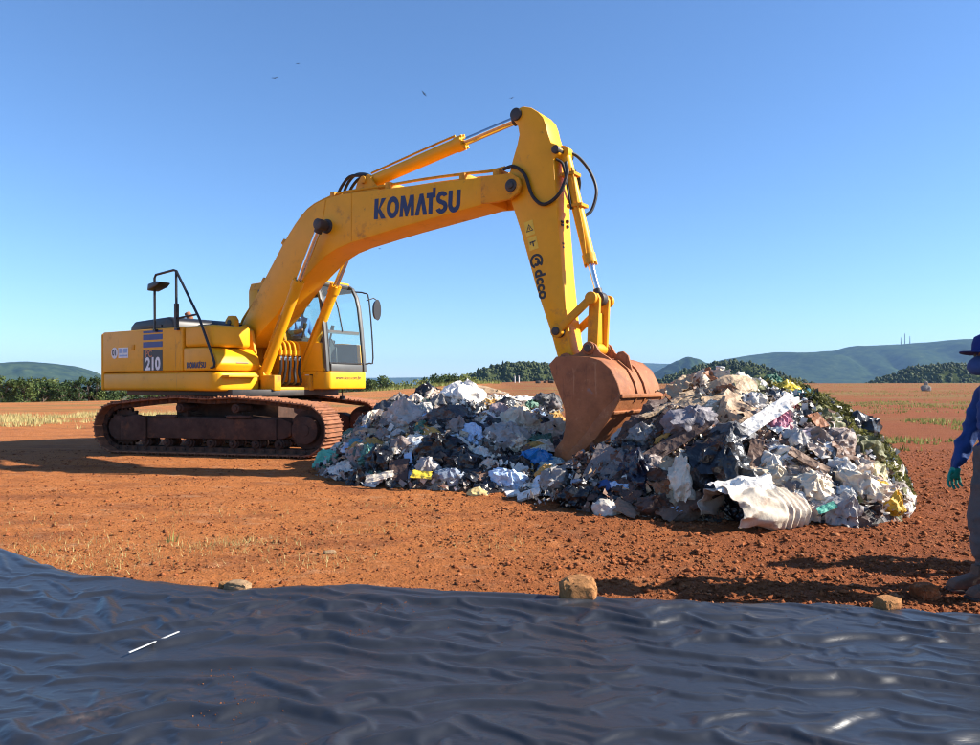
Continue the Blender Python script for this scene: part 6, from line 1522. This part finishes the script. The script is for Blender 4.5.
    b.add(vs, fs); hat = b.build('hat', CAPM, root, 0, 2, 50); md = hat.modifiers.new('thickness', 'SOLIDIFY'); md.thickness = .006
    # cup mask with straps
    bm = bmesh.new(); bmesh.ops.create_uvsphere(bm, u_segments=20, v_segments=14, radius=1)
    for v in bm.verts:
        q = v.co.copy(); v.co = Vector((.160 + q.x * .062 + .010 * (1 - abs(q.z)), q.y * .070, 1.545 + q.z * .066 - .012 * q.x))
    mm = bpy.data.meshes.new('mask'); bm.to_mesh(mm); bm.free(); smooth(mm, 60); mk = obj('mask', mm, MASKM, root)
    b = MB()
    for zz in (1.56, 1.60): b.tube([(.16, -.064, 1.55), (.085, -.098, zz), (.0, -.090, zz + .01)], .004, 5, n=4); b.tube([(.16, .064, 1.55), (.085, .098, zz), (.0, .090, zz + .01)], .004, 5, n=4)
    b.build('mask_strap', WHT, mk)
    b = MB()
    for s in (-1, 1): b.tube([(.166, .032 * s, 1.612), (.169, .032 * s, 1.6121)], .012, 10)
    b.build('eye', BLK, root)
    b = MB()
    for s in (-1, 1): b.prism([(.055, 1.56), (.08, 1.565), (.085, 1.60), (.065, 1.62), (.047, 1.60)], .098 * s - .008, .098 * s + .008)
    b.build('ear', SKIN, root, .006)
    b = MB(); b.prism([(.150, 1.62), (.162, 1.615), (.194, 1.578), (.184, 1.570), (.150, 1.575)], -.014, .014); b.build('nose', SKIN, root, .006)
    b = MB(); b.box(.17, .176, -.13, -.09, .655, .685)
    return root
gz = lambda x, y: float(ground_z(x, y)) + .0
person('person', (3.42, 4.93, gz(3.4, 4.93) - .005), 'person in blue shirt and hat, face mask and green gloves standing at right edge')
# a second worker stands just outside the picture; the shadow reaches into it
person('person', (4.95, 5.50, gz(4.9, 5.5) - .005), 'person in blue standing outside the right edge of the picture')

# operator seated in the cab
def operator():
    root = empty('person', (-4.36, 13.54, 0), R(-34)); tag(root, 'person in light blue shirt seated inside the excavator cab', 'person')
    V = {}; E = []; r = {}; z = {}
    def j(k, p, rr, zone, to=None):
        V[k] = (p[0] + .30, p[1] + .86, p[2] + 1.90); r[k] = rr; z[k] = zone
        if to: E.append((to, k))
    j('pelvis', (.02, 0, .10), (.15, .13), 'trousers'); j('belly', (.0, 0, .28), (.15, .12), 'shirt', 'pelvis'); j('chest', (.0, 0, .45), (.17, .13), 'shirt', 'belly'); j('collar', (.01, 0, .57), .08, 'shirt', 'chest'); j('neck', (.03, 0, .62), .055, 'skin', 'collar'); j('face', (.06, 0, .72), (.082, .095), 'skin', 'neck'); j('crown', (.05, 0, .79), .08, 'skin', 'face')
    for s, sd in ((-1, 'l'), (1, 'r')):
        j('sh' + sd, (0, .19 * s, .50), .075, 'shirt', 'chest'); j('el' + sd, (.06, .26 * s, .24), .058, 'shirt', 'sh' + sd); j('wr' + sd, (.36, .30 * s, .26), .04, 'skin', 'el' + sd); j('ha' + sd, (.46, .31 * s, .28), .035, 'skin', 'wr' + sd)
        j('hip' + sd, (.05, .10 * s, .08), .10, 'trousers', 'pelvis'); j('kn' + sd, (.52, .12 * s, .06), .075, 'trousers', 'hip' + sd); j('an' + sd, (.68, .12 * s, -.36), .055, 'trousers', 'kn' + sd); j('to' + sd, (.86, .12 * s, -.40), .04, 'trousers', 'an' + sd)
    me = skin_body('body', V, E, r, z, dict(shirt=mat('shirt_lightblue', (.10, .24, .50), .85, var=.2), trousers=TROUS, skin=SKIN), .005)
    obj('body', me, None, root)
    b = MB(); b.tube([(.35, .86, 2.655), (.35, .86, 2.70), (.35, .86, 2.73)], [.105, .098, .05], 18); b.box(.42, .53, .79, .93, 2.655, 2.665); b.build('cap', BLK, root)
operator()

# ------------------------------------------------------------------ birds
BIRD = mat('bird_black', (.012, .012, .013), .8)
for px, py, dist, bank, sc_, lab in ((275, 78, 170, .3, 1., 'soaring dark bird at the upper left, lowest of the left pair'), (298, 64, 230, -.2, .8, 'tiny soaring bird, the highest in the sky'), (424, 94, 190, .5, 1., 'soaring dark bird left of the boom top'), (512, 98, 180, -.4, 1., 'soaring dark bird just left of the stick top'),
                                (436, 145, 210, .2, .9, 'soaring bird above the arm cylinder'), (380, 249, 230, .1, .9, 'soaring bird low in the sky under the boom')):
    root = empty('bird', ((px - 490) / 740 * dist, dist, 1.2 + (383.5 - py) / 740 * dist), random.uniform(0, 6)); root.rotation_euler.x = bank; root.scale = (sc_,) * 3
    tag(root, lab, 'bird', 'birds soaring over the site')
    b = MB(); b.tube([(-.32, 0, 0), (-.15, 0, .02), (.1, 0, .03), (.25, 0, .02), (.34, 0, .0)], [.03, .09, .10, .05, .02], 8); b.build('body', BIRD, root)
    for s in (-1, 1):
        b = MB(); b.add([(.12, 0, .03), (.16, .35 * s, .12), (.10, .80 * s, .16), (-.10, .78 * s, .15), (-.14, .35 * s, .10), (-.12, 0, .02)], [(0, 1, 4, 5), (1, 2, 3, 4)]); w = b.build('wing', BIRD, root); md = w.modifiers.new('thickness', 'SOLIDIFY'); md.thickness = .02
    b = MB(); b.add([(-.28, -.04, .0), (-.28, .04, .0), (-.52, .12, .0), (-.52, -.12, .0)], [(0, 1, 2, 3)]); t = b.build('tail', BIRD, root); md = t.modifiers.new('thickness', 'SOLIDIFY'); md.thickness = .015

# ------------------------------------------------------------------ haze
HAZE = 0.72e-4
b = MB(); b.box(-9600, 9600, -100, 10400, -16, 330)
me = b.mesh('haze'); hz = obj('haze', me); tag(hz, kind='stuff')
m = bpy.data.materials.new('haze_air'); m.use_nodes = True; N = m.node_tree.nodes; N.remove(N['Principled BSDF'])
pv = N.new('ShaderNodeVolumePrincipled'); pv.inputs['Density'].default_value = HAZE; pv.inputs['Color'].default_value = (.36, .62, 1.0, 1); pv.inputs['Anisotropy'].default_value = .0
m.node_tree.links.new(pv.outputs[0], N['Material Output'].inputs['Volume']); me.materials.clear(); me.materials.append(m)
tag(hz, 'thin bluish haze over the whole landscape', 'haze')
